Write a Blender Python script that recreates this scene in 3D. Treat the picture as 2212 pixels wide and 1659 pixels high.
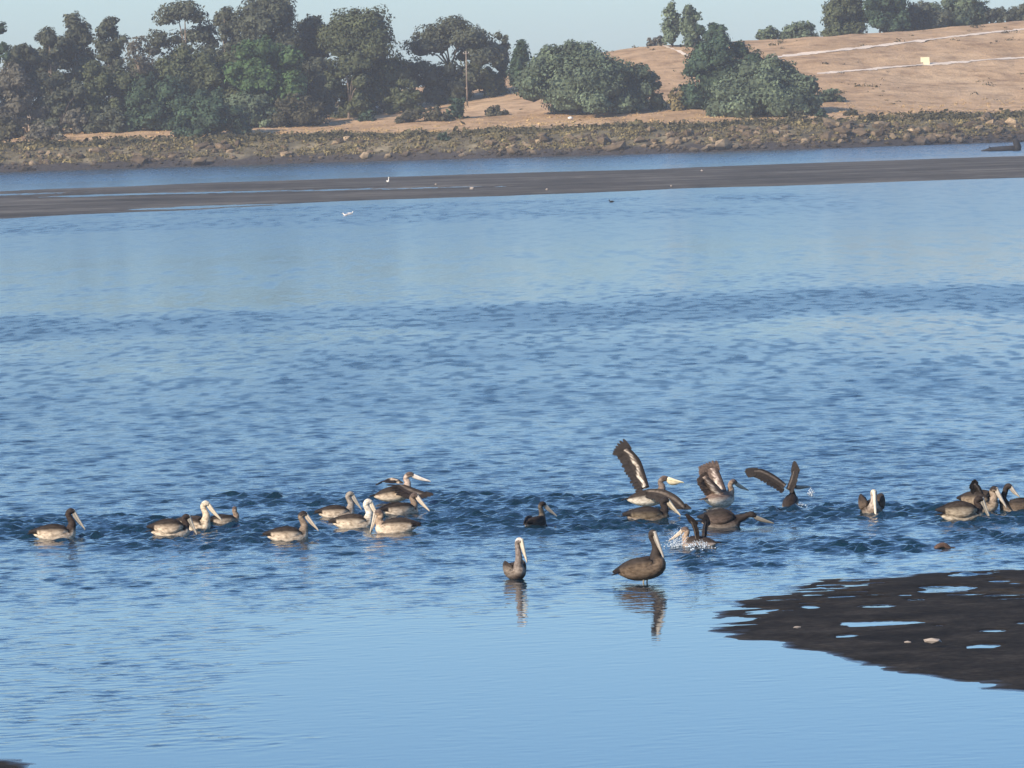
import bpy, math, random
import numpy as np
from mathutils import Vector, Matrix

# ------------------------------------------------------------------ clear
for o in list(bpy.data.objects):
    bpy.data.objects.remove(o, do_unlink=True)
scene = bpy.context.scene
COL = scene.collection
rng = np.random.default_rng(7)
random.seed(7)

# ------------------------------------------------------------------ camera
CAM_H = 7.0
W_, H_ = 2212.0, 1659.0            # working picture units
FPX = 13013.0                      # focal length in those units
PITCH = math.atan((H_ / 2 - 255.0) / FPX)
ROLL = math.radians(1.7)
cam_d = bpy.data.cameras.new('camera')
cam_d.sensor_width = 36.0
cam_d.lens = 36.0 * FPX / W_
cam_d.clip_start = 1.0
cam_d.clip_end = 20000.0
cam = bpy.data.objects.new('camera', cam_d)
COL.objects.link(cam)
f_ = Vector((0, math.cos(PITCH), -math.sin(PITCH)))
r0 = Vector((1, 0, 0))
u0 = Vector((0, math.sin(PITCH), math.cos(PITCH)))
r_ = r0 * math.cos(ROLL) - u0 * math.sin(ROLL)
u_ = u0 * math.cos(ROLL) + r0 * math.sin(ROLL)
M = Matrix((r_, u_, -f_)).transposed().to_4x4()
M.translation = Vector((0, 0, CAM_H))
cam.matrix_world = M
scene.camera = cam

# ------------------------------------------------------------------ light
SUN_EL = math.radians(28.0)
SUN_AZ = math.radians(-132.0)      # clockwise from +Y (view direction): left, behind the camera
world = bpy.data.worlds.new('World')
scene.world = world
world.use_nodes = True
wn = world.node_tree
for n in list(wn.nodes):
    wn.nodes.remove(n)
sky = wn.nodes.new('ShaderNodeTexSky')
sky.sky_type = 'NISHITA'
sky.sun_disc = False
sky.sun_elevation = SUN_EL
sky.sun_rotation = SUN_AZ
sky.altitude = 0.0
sky.air_density = 0.95
sky.dust_density = 0.8
sky.ozone_density = 7.2
bg = wn.nodes.new('ShaderNodeBackground')
bg.inputs['Strength'].default_value = 0.138
wo = wn.nodes.new('ShaderNodeOutputWorld')
wn.links.new(sky.outputs[0], bg.inputs[0])
wn.links.new(bg.outputs[0], wo.inputs[0])

sl = bpy.data.lights.new('sun', 'SUN')
sl.energy = 4.5
sl.angle = math.radians(0.5)
sl.color = (1.0, 0.84, 0.66)
sun = bpy.data.objects.new('sun', sl)
COL.objects.link(sun)
sd = Vector((math.sin(SUN_AZ) * math.cos(SUN_EL), math.cos(SUN_AZ) * math.cos(SUN_EL), math.sin(SUN_EL)))
sun.rotation_euler = (-sd).to_track_quat('-Z', 'Y').to_euler()

scene.view_settings.view_transform = 'Standard'
scene.view_settings.look = 'None'
scene.view_settings.exposure = 0.52
scene.view_settings.gamma = 1.0
scene.view_settings.use_curve_mapping = False
scene.render.engine = 'CYCLES'
scene.cycles.max_bounces = 6
scene.cycles.volume_bounces = 0

# ------------------------------------------------------------------ helpers: place
CA, SA = math.cos(ROLL), math.sin(ROLL)
CP, SP = math.cos(PITCH), math.sin(PITCH)

def ray(px, py):
    d = f_ + r_ * ((px - W_ / 2) / FPX) + u_ * ((H_ / 2 - py) / FPX)
    return d

def at(px, py, z=0.0):
    d = ray(px, py)
    t = (z - CAM_H) / d.z
    return Vector((d.x * t, d.y * t, z))

def at_d(px, py, D):
    d = ray(px, py)
    t = D / d.y
    return Vector((d.x * t, D, CAM_H + d.z * t))

def project(x, y, z):
    """numpy: world to picture units"""
    zz = z - CAM_H
    fw = y * CP - zz * SP
    ux = x
    uu = y * SP + zz * CP
    rr = ux * CA - uu * SA
    up = uu * CA + ux * SA
    return W_ / 2 + FPX * rr / fw, H_ / 2 - FPX * up / fw

# ------------------------------------------------------------------ helpers: noise
def _hash(ix, iy, seed):
    h = (ix.astype(np.int64) * 374761393 + iy.astype(np.int64) * 668265263 + seed * 974634777) & 0xFFFFFFFF
    h = ((h ^ (h >> 13)) * 1274126177) & 0xFFFFFFFF
    return ((h ^ (h >> 16)) & 0xFFFFFF) / float(0xFFFFFF)

def vnoise(x, y, seed=0):
    x = np.asarray(x, float); y = np.asarray(y, float)
    ix = np.floor(x); iy = np.floor(y)
    fx = x - ix; fy = y - iy
    fx = fx * fx * (3 - 2 * fx); fy = fy * fy * (3 - 2 * fy)
    a = _hash(ix, iy, seed); b = _hash(ix + 1, iy, seed)
    c = _hash(ix, iy + 1, seed); d = _hash(ix + 1, iy + 1, seed)
    return (a * (1 - fx) + b * fx) * (1 - fy) + (c * (1 - fx) + d * fx) * fy

def fbm(x, y, seed=0, octv=4):
    s = 0; a = 0.5; t = 0
    for i in range(octv):
        s = s + a * vnoise(x * 2 ** i, y * 2 ** i, seed + i); t += a; a *= 0.5
    return s / t

def sstep(a, b, x):
    t = np.clip((x - a) / (b - a), 0, 1)
    return t * t * (3 - 2 * t)

# ------------------------------------------------------------------ helpers: meshes
def mesh_np(name, verts, faces, mat=None, smooth=False, col=None, fattr=None):
    """verts (N,3), faces (F,k) int array"""
    me = bpy.data.meshes.new(name)
    verts = np.asarray(verts, np.float32); faces = np.asarray(faces, np.int32)
    nf, k = faces.shape
    me.vertices.add(len(verts)); me.vertices.foreach_set('co', verts.ravel())
    me.loops.add(nf * k); me.loops.foreach_set('vertex_index', faces.ravel())
    me.polygons.add(nf)
    me.polygons.foreach_set('loop_start', np.arange(0, nf * k, k, dtype=np.int32))
    me.polygons.foreach_set('loop_total', np.full(nf, k, np.int32))
    me.polygons.foreach_set('use_smooth', np.full(nf, smooth, bool))
    if col is not None:
        ca = me.color_attributes.new('Col', 'FLOAT_COLOR', 'POINT')
        c4 = np.ones((len(verts), 4), np.float32); c4[:, :3] = col
        ca.data.foreach_set('color', c4.ravel())
    if fattr:
        for nm, arr in fattr.items():
            at_ = me.attributes.new(nm, 'FLOAT', 'POINT')
            at_.data.foreach_set('value', np.asarray(arr, np.float32).ravel())
    me.update(calc_edges=True)
    me.validate()
    if mat: me.materials.append(mat)
    return me

class MB:
    """collects polygons with point colours into one mesh"""
    def __init__(s): s.v = []; s.f = []; s.c = []
    def add(s, verts, faces, cols=None):
        b = len(s.v)
        s.v += [tuple(p) for p in verts]
        s.f += [tuple(i + b for i in f) for f in faces]
        if cols is None: cols = [(0.5, 0.5, 0.5)] * len(verts)
        s.c += [tuple(c) for c in cols]
    def mesh(s, name, mat, smooth=True):
        me = bpy.data.meshes.new(name)
        me.from_pydata(s.v, [], s.f)
        ca = me.color_attributes.new('Col', 'FLOAT_COLOR', 'POINT')
        c4 = np.ones((len(s.v), 4), np.float32); c4[:, :3] = np.array(s.c, np.float32)
        ca.data.foreach_set('color', c4.ravel())
        me.polygons.foreach_set('use_smooth', np.full(len(me.polygons), smooth, bool))
        me.update()
        me.materials.append(mat)
        return me

def obj(name, me, parent=None, loc=(0, 0, 0)):
    o = bpy.data.objects.new(name, me)
    COL.objects.link(o)
    o.location = loc
    if parent: o.parent = parent
    return o

def thing(name, label, cat, loc, rz=0.0, group=None):
    o = bpy.data.objects.new(name, None)
    COL.objects.link(o)
    o.empty_display_size = 0.3
    o.location = loc; o.rotation_euler = (0, 0, rz)
    tag(o, label, cat, group)
    return o

def tag(o, label=None, cat=None, group=None, kind=None):
    if label: o['label'] = label
    if cat: o['category'] = cat
    if group: o['group'] = group
    if kind: o['kind'] = kind
    return o

# ------------------------------------------------------------------ materials
def newmat(name):
    m = bpy.data.materials.new(name); m.use_nodes = True
    nt = m.node_tree
    b = nt.nodes['Principled BSDF']
    return m, nt, b

def N(nt, typ, **kw):
    n = nt.nodes.new(typ)
    for k, v in kw.items():
        if hasattr(n, k): setattr(n, k, v)
        else: n.inputs[k].default_value = v
    return n

def noise(nt, scale, detail=4.0, rough=0.55, vec=None):
    n = nt.nodes.new('ShaderNodeTexNoise')
    n.inputs['Scale'].default_value = scale
    n.inputs['Detail'].default_value = detail
    n.inputs['Roughness'].default_value = rough
    if vec: nt.links.new(vec, n.inputs['Vector'])
    return n

def ramp(nt, fac, stops):
    r = nt.nodes.new('ShaderNodeValToRGB')
    e = r.color_ramp.elements
    while len(e) < len(stops): e.new(0.5)
    for i, (p, c) in enumerate(stops):
        e[i].position = p; e[i].color = (*c, 1) if len(c) == 3 else c
    nt.links.new(fac, r.inputs[0])
    return r

def mixc(nt, fac, a, b, mode='MIX'):
    m = nt.nodes.new('ShaderNodeMix'); m.data_type = 'RGBA'; m.blend_type = mode
    for sock, val in ((m.inputs[0], fac), (m.inputs[6], a), (m.inputs[7], b)):
        if isinstance(val, bpy.types.NodeSocket): nt.links.new(val, sock)
        elif isinstance(val, (int, float)): sock.default_value = val
        else: sock.default_value = (*val, 1)
    return m.outputs[2]

def coords(nt, kind='Object'):
    return nt.nodes.new('ShaderNodeTexCoord').outputs[kind]

def geo_pos(nt):
    return nt.nodes.new('ShaderNodeNewGeometry').outputs['Position']

def math_(nt, op, a, b=None):
    m = nt.nodes.new('ShaderNodeMath'); m.operation = op
    for i, v in enumerate((a, b)):
        if v is None: continue
        if isinstance(v, bpy.types.NodeSocket): nt.links.new(v, m.inputs[i])
        else: m.inputs[i].default_value = v
    return m.outputs[0]

def leaf_mat(name, c, var=0.45):
    m, nt, b = newmat(name)
    pos = geo_pos(nt)
    n1 = noise(nt, 0.35, 3, 0.6, pos)
    dark = tuple(x * (1 - var) for x in c); lite = tuple(min(1, x * (1 + var)) for x in c)
    r = ramp(nt, n1.outputs[0], [(0.33, dark), (0.5, c), (0.68, lite)])
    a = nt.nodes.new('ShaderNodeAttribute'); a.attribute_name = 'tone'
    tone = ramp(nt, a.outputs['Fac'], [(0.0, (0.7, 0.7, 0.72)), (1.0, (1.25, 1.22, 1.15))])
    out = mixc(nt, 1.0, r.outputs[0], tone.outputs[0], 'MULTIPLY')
    nt.links.new(out, b.inputs['Base Color'])
    b.inputs['Roughness'].default_value = 0.75
    b.inputs['Specular IOR Level'].default_value = 0.2
    return m

MAT = {}
MAT['gum'] = leaf_mat('gum_foliage', (0.070, 0.080, 0.052), 0.35)
MAT['gum_olive'] = leaf_mat('olive_foliage', (0.068, 0.082, 0.040), 0.35)
MAT['dark'] = leaf_mat('dark_foliage', (0.038, 0.066, 0.038), 0.45)
MAT['green'] = leaf_mat('green_foliage', (0.058, 0.105, 0.040), 0.5)
MAT['bush'] = leaf_mat('grey_green_foliage', (0.085, 0.115, 0.070), 0.5)
MAT['shrub'] = leaf_mat('shrub_foliage', (0.060, 0.058, 0.034), 0.45)
MAT['grey'] = leaf_mat('grey_foliage', (0.11, 0.105, 0.080), 0.4)
MAT['rust'] = leaf_mat('rust_foliage', (0.20, 0.085, 0.05), 0.3)
MAT['yellow'] = leaf_mat('yellow_green_foliage', (0.18, 0.15, 0.07), 0.35)
MAT['scrub'] = leaf_mat('scrub_foliage', (0.080, 0.072, 0.036), 0.5)
MAT['straw'] = leaf_mat('straw', (0.46, 0.33, 0.16), 0.25)

def bark_mat(name, c):
    m, nt, b = newmat(name)
    pos = geo_pos(nt)
    n1 = noise(nt, 1.3, 5, 0.6, pos)
    r = ramp(nt, n1.outputs[0], [(0.3, tuple(x * 0.6 for x in c)), (0.7, tuple(min(1, x * 1.4) for x in c))])
    nt.links.new(r.outputs[0], b.inputs['Base Color'])
    b.inputs['Roughness'].default_value = 0.9
    return m
MAT['bark'] = bark_mat('gum_bark', (0.20, 0.16, 0.12))
MAT['bark_dark'] = bark_mat('dark_bark', (0.07, 0.055, 0.045))
MAT['driftwood'] = bark_mat('wet_driftwood', (0.018, 0.018, 0.02))
MAT['post'] = bark_mat('weathered_timber', (0.30, 0.26, 0.22))

def stone_mat():
    m, nt, b = newmat('riprap_stone')
    oi = nt.nodes.new('ShaderNodeObjectInfo')
    pos = geo_pos(nt)
    n1 = noise(nt, 1.5, 5, 0.65, pos)
    n2 = noise(nt, 0.12, 2, 0.5, pos)
    r = ramp(nt, n1.outputs[0], [(0.3, (0.13, 0.11, 0.085)), (0.55, (0.30, 0.25, 0.19)), (0.75, (0.44, 0.37, 0.28))])
    t = ramp(nt, n2.outputs[0], [(0.35, (0.55, 0.5, 0.45)), (0.65, (1.15, 1.1, 1.0))])
    q = ramp(nt, oi.outputs['Random'], [(0.0, (0.30, 0.27, 0.22)), (0.5, (0.55, 0.50, 0.41)), (0.75, (0.85, 0.8, 0.68)), (1.0, (1.2, 1.1, 0.93))])
    cc = mixc(nt, 1.0, r.outputs[0], t.outputs[0], 'MULTIPLY')
    sx = nt.nodes.new('ShaderNodeSeparateXYZ'); nt.links.new(pos, sx.inputs[0])
    wl = nt.nodes.new('ShaderNodeMapRange'); wl.inputs[1].default_value = 0.9; wl.inputs[2].default_value = 1.9
    nt.links.new(math_(nt, 'ADD', sx.outputs['Z'], n2.outputs[0]), wl.inputs[0])
    cc = mixc(nt, wl.outputs[0], (0.045, 0.040, 0.036), cc)
    nt.links.new(mixc(nt, 1.0, cc, q.outputs[0], 'MULTIPLY'), b.inputs['Base Color'])
    b.inputs['Roughness'].default_value = 0.9
    return m
MAT['stone'] = stone_mat()

def plain_mat(name, c, rough=0.7, var=0.2, scale=3.0):
    m, nt, b = newmat(name)
    n1 = noise(nt, scale, 4, 0.6, geo_pos(nt))
    r = ramp(nt, n1.outputs[0], [(0.3, tuple(x * (1 - var) for x in c)), (0.7, tuple(min(1, x * (1 + var)) for x in c))])
    nt.links.new(r.outputs[0], b.inputs['Base Color'])
    b.inputs['Roughness'].default_value = rough
    return m
MAT['path'] = plain_mat('pale_dirt_path', (0.66, 0.56, 0.44), 0.95, 0.15, 0.4)
MAT['white_stone'] = plain_mat('white_stone', (0.75, 0.72, 0.66), 0.8, 0.1)
MAT['sign'] = plain_mat('pale_yellow_board', (0.70, 0.66, 0.44), 0.6, 0.06)
MAT['shed_wall'] = plain_mat('shed_wall', (0.36, 0.31, 0.24), 0.9, 0.2)
MAT['shed_roof'] = plain_mat('shed_roof', (0.55, 0.50, 0.42), 0.8, 0.2)
MAT['white_paint'] = plain_mat('white_paint', (0.72, 0.70, 0.66), 0.6, 0.08)
MAT['foam'] = plain_mat('water_foam', (0.50, 0.58, 0.64), 0.4, 0.1, 20)

def ground_mat():
    m, nt, b = newmat('shore_ground')
    pos = geo_pos(nt)
    a = nt.nodes.new('ShaderNodeAttribute'); a.attribute_name = 'height'
    big = noise(nt, 0.035, 4, 0.6, pos); mid = noise(nt, 0.22, 4, 0.6, pos); fine = noise(nt, 1.1, 4, 0.7, pos)
    g1 = ramp(nt, big.outputs[0], [(0.3, (0.36, 0.24, 0.135)), (0.5, (0.47, 0.32, 0.185)), (0.7, (0.57, 0.41, 0.25))])
    g2 = ramp(nt, mid.outputs[0], [(0.3, (0.58, 0.54, 0.50)), (0.5, (0.95, 0.94, 0.92)), (0.72, (1.18, 1.17, 1.12))])
    grass = mixc(nt, 1.0, g1.outputs[0], g2.outputs[0], 'MULTIPLY')
    g3 = ramp(nt, fine.outputs[0], [(0.3, (0.82, 0.8, 0.78)), (0.7, (1.12, 1.12, 1.12))])
    grass = mixc(nt, 0.8, grass, g3.outputs[0], 'MULTIPLY')
    # bank: mud and weeds below the grass line
    bk = ramp(nt, mid.outputs[0], [(0.3, (0.075, 0.065, 0.045)), (0.55, (0.15, 0.13, 0.08)), (0.75, (0.30, 0.25, 0.16))])
    wet = ramp(nt, fine.outputs[0], [(0.3, (0.030, 0.027, 0.026)), (0.7, (0.075, 0.066, 0.060))])
    h = math_(nt, 'ADD', a.outputs['Fac'], math_(nt, 'MULTIPLY', math_(nt, 'SUBTRACT', mid.outputs[0], 0.5), 3.0))
    k1 = nt.nodes.new('ShaderNodeMapRange'); k1.inputs[1].default_value = 1.0; k1.inputs[2].default_value = 2.0
    nt.links.new(h, k1.inputs[0])
    k2 = nt.nodes.new('ShaderNodeMapRange'); k2.inputs[1].default_value = 4.6; k2.inputs[2].default_value = 5.4
    nt.links.new(h, k2.inputs[0])
    c = mixc(nt, k1.outputs[0], wet.outputs[0], bk.outputs[0])
    c = mixc(nt, k2.outputs[0], c, grass)
    nt.links.new(c, b.inputs['Base Color'])
    b.inputs['Roughness'].default_value = 0.95
    b.inputs['Specular IOR Level'].default_value = 0.15
    bp = nt.nodes.new('ShaderNodeBump'); bp.inputs['Strength'].default_value = 0.7; bp.inputs['Distance'].default_value = 0.5
    nt.links.new(fine.outputs[0], bp.inputs['Height']); nt.links.new(bp.outputs[0], b.inputs['Normal'])
    return m
MAT['ground'] = ground_mat()

def mud_mat(name, c, sc, rough=0.8, spec=0.2, wet=False):
    m, nt, b = newmat(name)
    pos = geo_pos(nt)
    n1 = noise(nt, sc, 5, 0.6, pos); n2 = noise(nt, sc * 8, 4, 0.7, pos)
    r = ramp(nt, n1.outputs[0], [(0.32, tuple(x * 0.55 for x in c)), (0.5, c), (0.68, tuple(x * 1.75 for x in c))])
    t = ramp(nt, n2.outputs[0], [(0.3, (0.6, 0.6, 0.6)), (0.7, (1.4, 1.36, 1.32))])
    nt.links.new(mixc(nt, 1.0, r.outputs[0], t.outputs[0], 'MULTIPLY'), b.inputs['Base Color'])
    b.inputs['Roughness'].default_value = rough
    b.inputs['Specular IOR Level'].default_value = spec
    if wet:
        sx = nt.nodes.new('ShaderNodeSeparateXYZ'); nt.links.new(pos, sx.inputs[0])
        hz = math_(nt, 'ADD', sx.outputs['Z'], math_(nt, 'MULTIPLY', math_(nt, 'SUBTRACT', n1.outputs[0], 0.5), 0.02))
        for sock, lo, hi in (('Roughness', 0.22, rough), ('Specular IOR Level', 0.5, spec)):
            k = nt.nodes.new('ShaderNodeMapRange'); k.inputs[1].default_value = 0.0; k.inputs[2].default_value = 0.004
            k.inputs[3].default_value = lo; k.inputs[4].default_value = hi
            nt.links.new(hz, k.inputs[0]); nt.links.new(k.outputs[0], b.inputs[sock])
    bp = nt.nodes.new('ShaderNodeBump'); bp.inputs['Strength'].default_value = 0.5; bp.inputs['Distance'].default_value = 0.02
    nt.links.new(n2.outputs[0], bp.inputs['Height']); nt.links.new(bp.outputs[0], b.inputs['Normal'])
    return m
MAT['mud_near'] = mud_mat('wet_dark_mud', (0.026, 0.023, 0.019), 0.9, 0.85, 0.04, True)
MAT['mud_far'] = mud_mat('grey_mud', (0.086, 0.081, 0.070), 0.05, 0.9, 0.1)

def water_mat():
    m, nt, b = newmat('bay_water')
    pos = geo_pos(nt)
    rip = nt.nodes.new('ShaderNodeAttribute'); rip.attribute_name = 'ripple'
    mic = nt.nodes.new('ShaderNodeAttribute'); mic.attribute_name = 'micro'
    mp = nt.nodes.new('ShaderNodeMapping'); mp.inputs['Scale'].default_value = (0.8, 0.8, 1.0)
    nt.links.new(pos, mp.inputs['Vector'])
    n1 = noise(nt, 3.2, 3, 0.6, mp.outputs[0])
    b.inputs['Base Color'].default_value = (0.007, 0.027, 0.043, 1)
    b.inputs['IOR'].default_value = 1.33
    bp = nt.nodes.new('ShaderNodeBump'); bp.inputs['Distance'].default_value = 0.055
    nt.links.new(math_(nt, 'MULTIPLY', rip.outputs['Fac'], 0.8), bp.inputs['Strength'])
    nt.links.new(n1.outputs[0], bp.inputs['Height'])
    nt.links.new(bp.outputs[0], b.inputs['Normal'])
    nt.links.new(mic.outputs['Fac'], b.inputs['Roughness'])
    return m
MAT['water'] = water_mat()

def plumage_mat():
    m, nt, b = newmat('plumage')
    a = nt.nodes.new('ShaderNodeAttribute'); a.attribute_name = 'Col'
    co = coords(nt)
    mp = nt.nodes.new('ShaderNodeMapping'); mp.inputs['Scale'].default_value = (12, 30, 30)
    nt.links.new(co, mp.inputs['Vector'])
    n1 = noise(nt, 1.0, 4, 0.6, mp.outputs[0])
    t = ramp(nt, n1.outputs[0], [(0.34, (0.50, 0.46, 0.42)), (0.5, (0.92, 0.90, 0.88)), (0.66, (1.2, 1.2, 1.18))])
    nt.links.new(mixc(nt, 1.0, a.outputs['Color'], t.outputs[0], 'MULTIPLY'), b.inputs['Base Color'])
    b.inputs['Roughness'].default_value = 0.75
    b.inputs['Specular IOR Level'].default_value = 0.25
    bp = nt.nodes.new('ShaderNodeBump'); bp.inputs['Strength'].default_value = 0.5; bp.inputs['Distance'].default_value = 0.01
    nt.links.new(n1.outputs[0], bp.inputs['Height']); nt.links.new(bp.outputs[0], b.inputs['Normal'])
    return m
MAT['plumage'] = plumage_mat()
def bill_mat():
    m, nt, b = newmat('bill_horn')
    a = nt.nodes.new('ShaderNodeAttribute'); a.attribute_name = 'Col'
    n1 = noise(nt, 25, 3, 0.6, coords(nt))
    t = ramp(nt, n1.outputs[0], [(0.3, (0.8, 0.8, 0.8)), (0.7, (1.1, 1.1, 1.1))])
    nt.links.new(mixc(nt, 1.0, a.outputs['Color'], t.outputs[0], 'MULTIPLY'), b.inputs['Base Color'])
    b.inputs['Roughness'].default_value = 0.45
    return m
MAT['bill'] = bill_mat()

# ================================================================== STRUCTURE
# ------------------------------------------------------------------ far shore terrain
SHX = np.array([-9000, -1500, 0, 300, 702, 1106, 1467, 1800, 2212, 3400, 11000], float)
_sd = []
for px, py in ((0, 372), (300, 363), (702, 351), (1106, 340.5), (1467, 330), (1800, 320), (2212, 306)):
    _sd.append(at(px, py).y)
SHD = np.array([_sd[0] - 10, _sd[0]] + _sd + [_sd[-1] + 10, _sd[-1] + 30])
CRX = np.array([-9000, -1500, 0, 400, 640, 720, 850, 1000, 1150, 1300, 1400, 1600, 1800, 2000, 2212, 2600, 4000, 11000], float)
CRZ = np.array([9, 9, 9, 9, 9.5, 10.8, 13.4, 14.4, 16.5, 19.8, 21.0, 21.2, 21.8, 22.6, 23.8, 26, 29, 30], float)

def shore_d(col): return np.interp(col, SHX, SHD)

def terrain_cs(col, s, x, y):
    """height from column and distance behind the shoreline"""
    cr = np.interp(col, CRX, CRZ)
    prof = np.interp(s, [-30, -8, 0, 13, 30, 60], [-4, -1.2, 0.0, 3.9, 5.3, 7.0])
    t = sstep(45, 185, s); t = 0.5 * t + 0.5 * np.clip((s - 60) / 120, 0, 1)
    z = prof + (cr - 7.0) * t
    z = z - (cr - 8.0) * 0.8 * sstep(230, 600, s)
    rough = np.clip((s + 2) / 12, 0, 1)
    z = z + rough * ((fbm(x / 9.0, y / 9.0, 3) - 0.5) * 1.1 + (fbm(x / 40.0, y / 40.0, 8) - 0.5) * 0.7 * sstep(30, 90, s))
    # a level track cut into the slope behind the low shrubs
    return z

def terrain_z(x, y):
    x = np.asarray(x, float); y = np.asarray(y, float)
    col = W_ / 2 + FPX * x / y
    return terrain_cs(col, y - shore_d(col), x, y)

def on_ground(px, py, dmin=985.0, dmax=1700.0):
    """where the sight line through a picture point meets the far shore"""
    d = ray(px, py)
    D = np.arange(dmin, dmax, 0.5)
    t = D / d.y
    x = d.x * t; z = CAM_H + d.z * t
    below = z < terrain_z(x, D)
    i = int(np.argmax(below)) if below.any() else len(D) - 1
    return Vector((x[i], D[i], float(terrain_z(x[i], D[i]))))

def ground_at(px, s):
    D = float(shore_d(px)) + s
    x = (px - W_ / 2) / FPX * D
    # small roll correction of the column
    for _ in range(3):
        p, _q = project(x, D, 8.0)
        x += (px - p) / FPX * D
    return Vector((x, D, float(terrain_z(x, D))))

cols = np.concatenate([[-9000, -6000, -4000, -2500, -1500, -900], np.arange(-500, 2720, 9.0), [2900, 3400, 4500, 6500, 9000, 11000]])
ss = np.concatenate([np.arange(-16, 60, 1.3), np.arange(60, 240, 3.5), np.geomspace(240, 1600, 16)])
CC, SS = np.meshgrid(cols, ss)
DD = shore_d(CC) + SS
XX = (CC - W_ / 2) / FPX * DD
ZZ = terrain_cs(CC, SS, XX, DD)
nr, nc = CC.shape
idx = np.arange(nr * nc).reshape(nr, nc)
F = np.stack([idx[:-1, :-1], idx[:-1, 1:], idx[1:, 1:], idx[1:, :-1]], -1).reshape(-1, 4)
g_me = mesh_np('ground', np.stack([XX, DD, ZZ], -1).reshape(-1, 3), F, MAT['ground'], True, fattr={'height': ZZ})
ground = tag(obj('ground', g_me), kind='structure')

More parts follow.
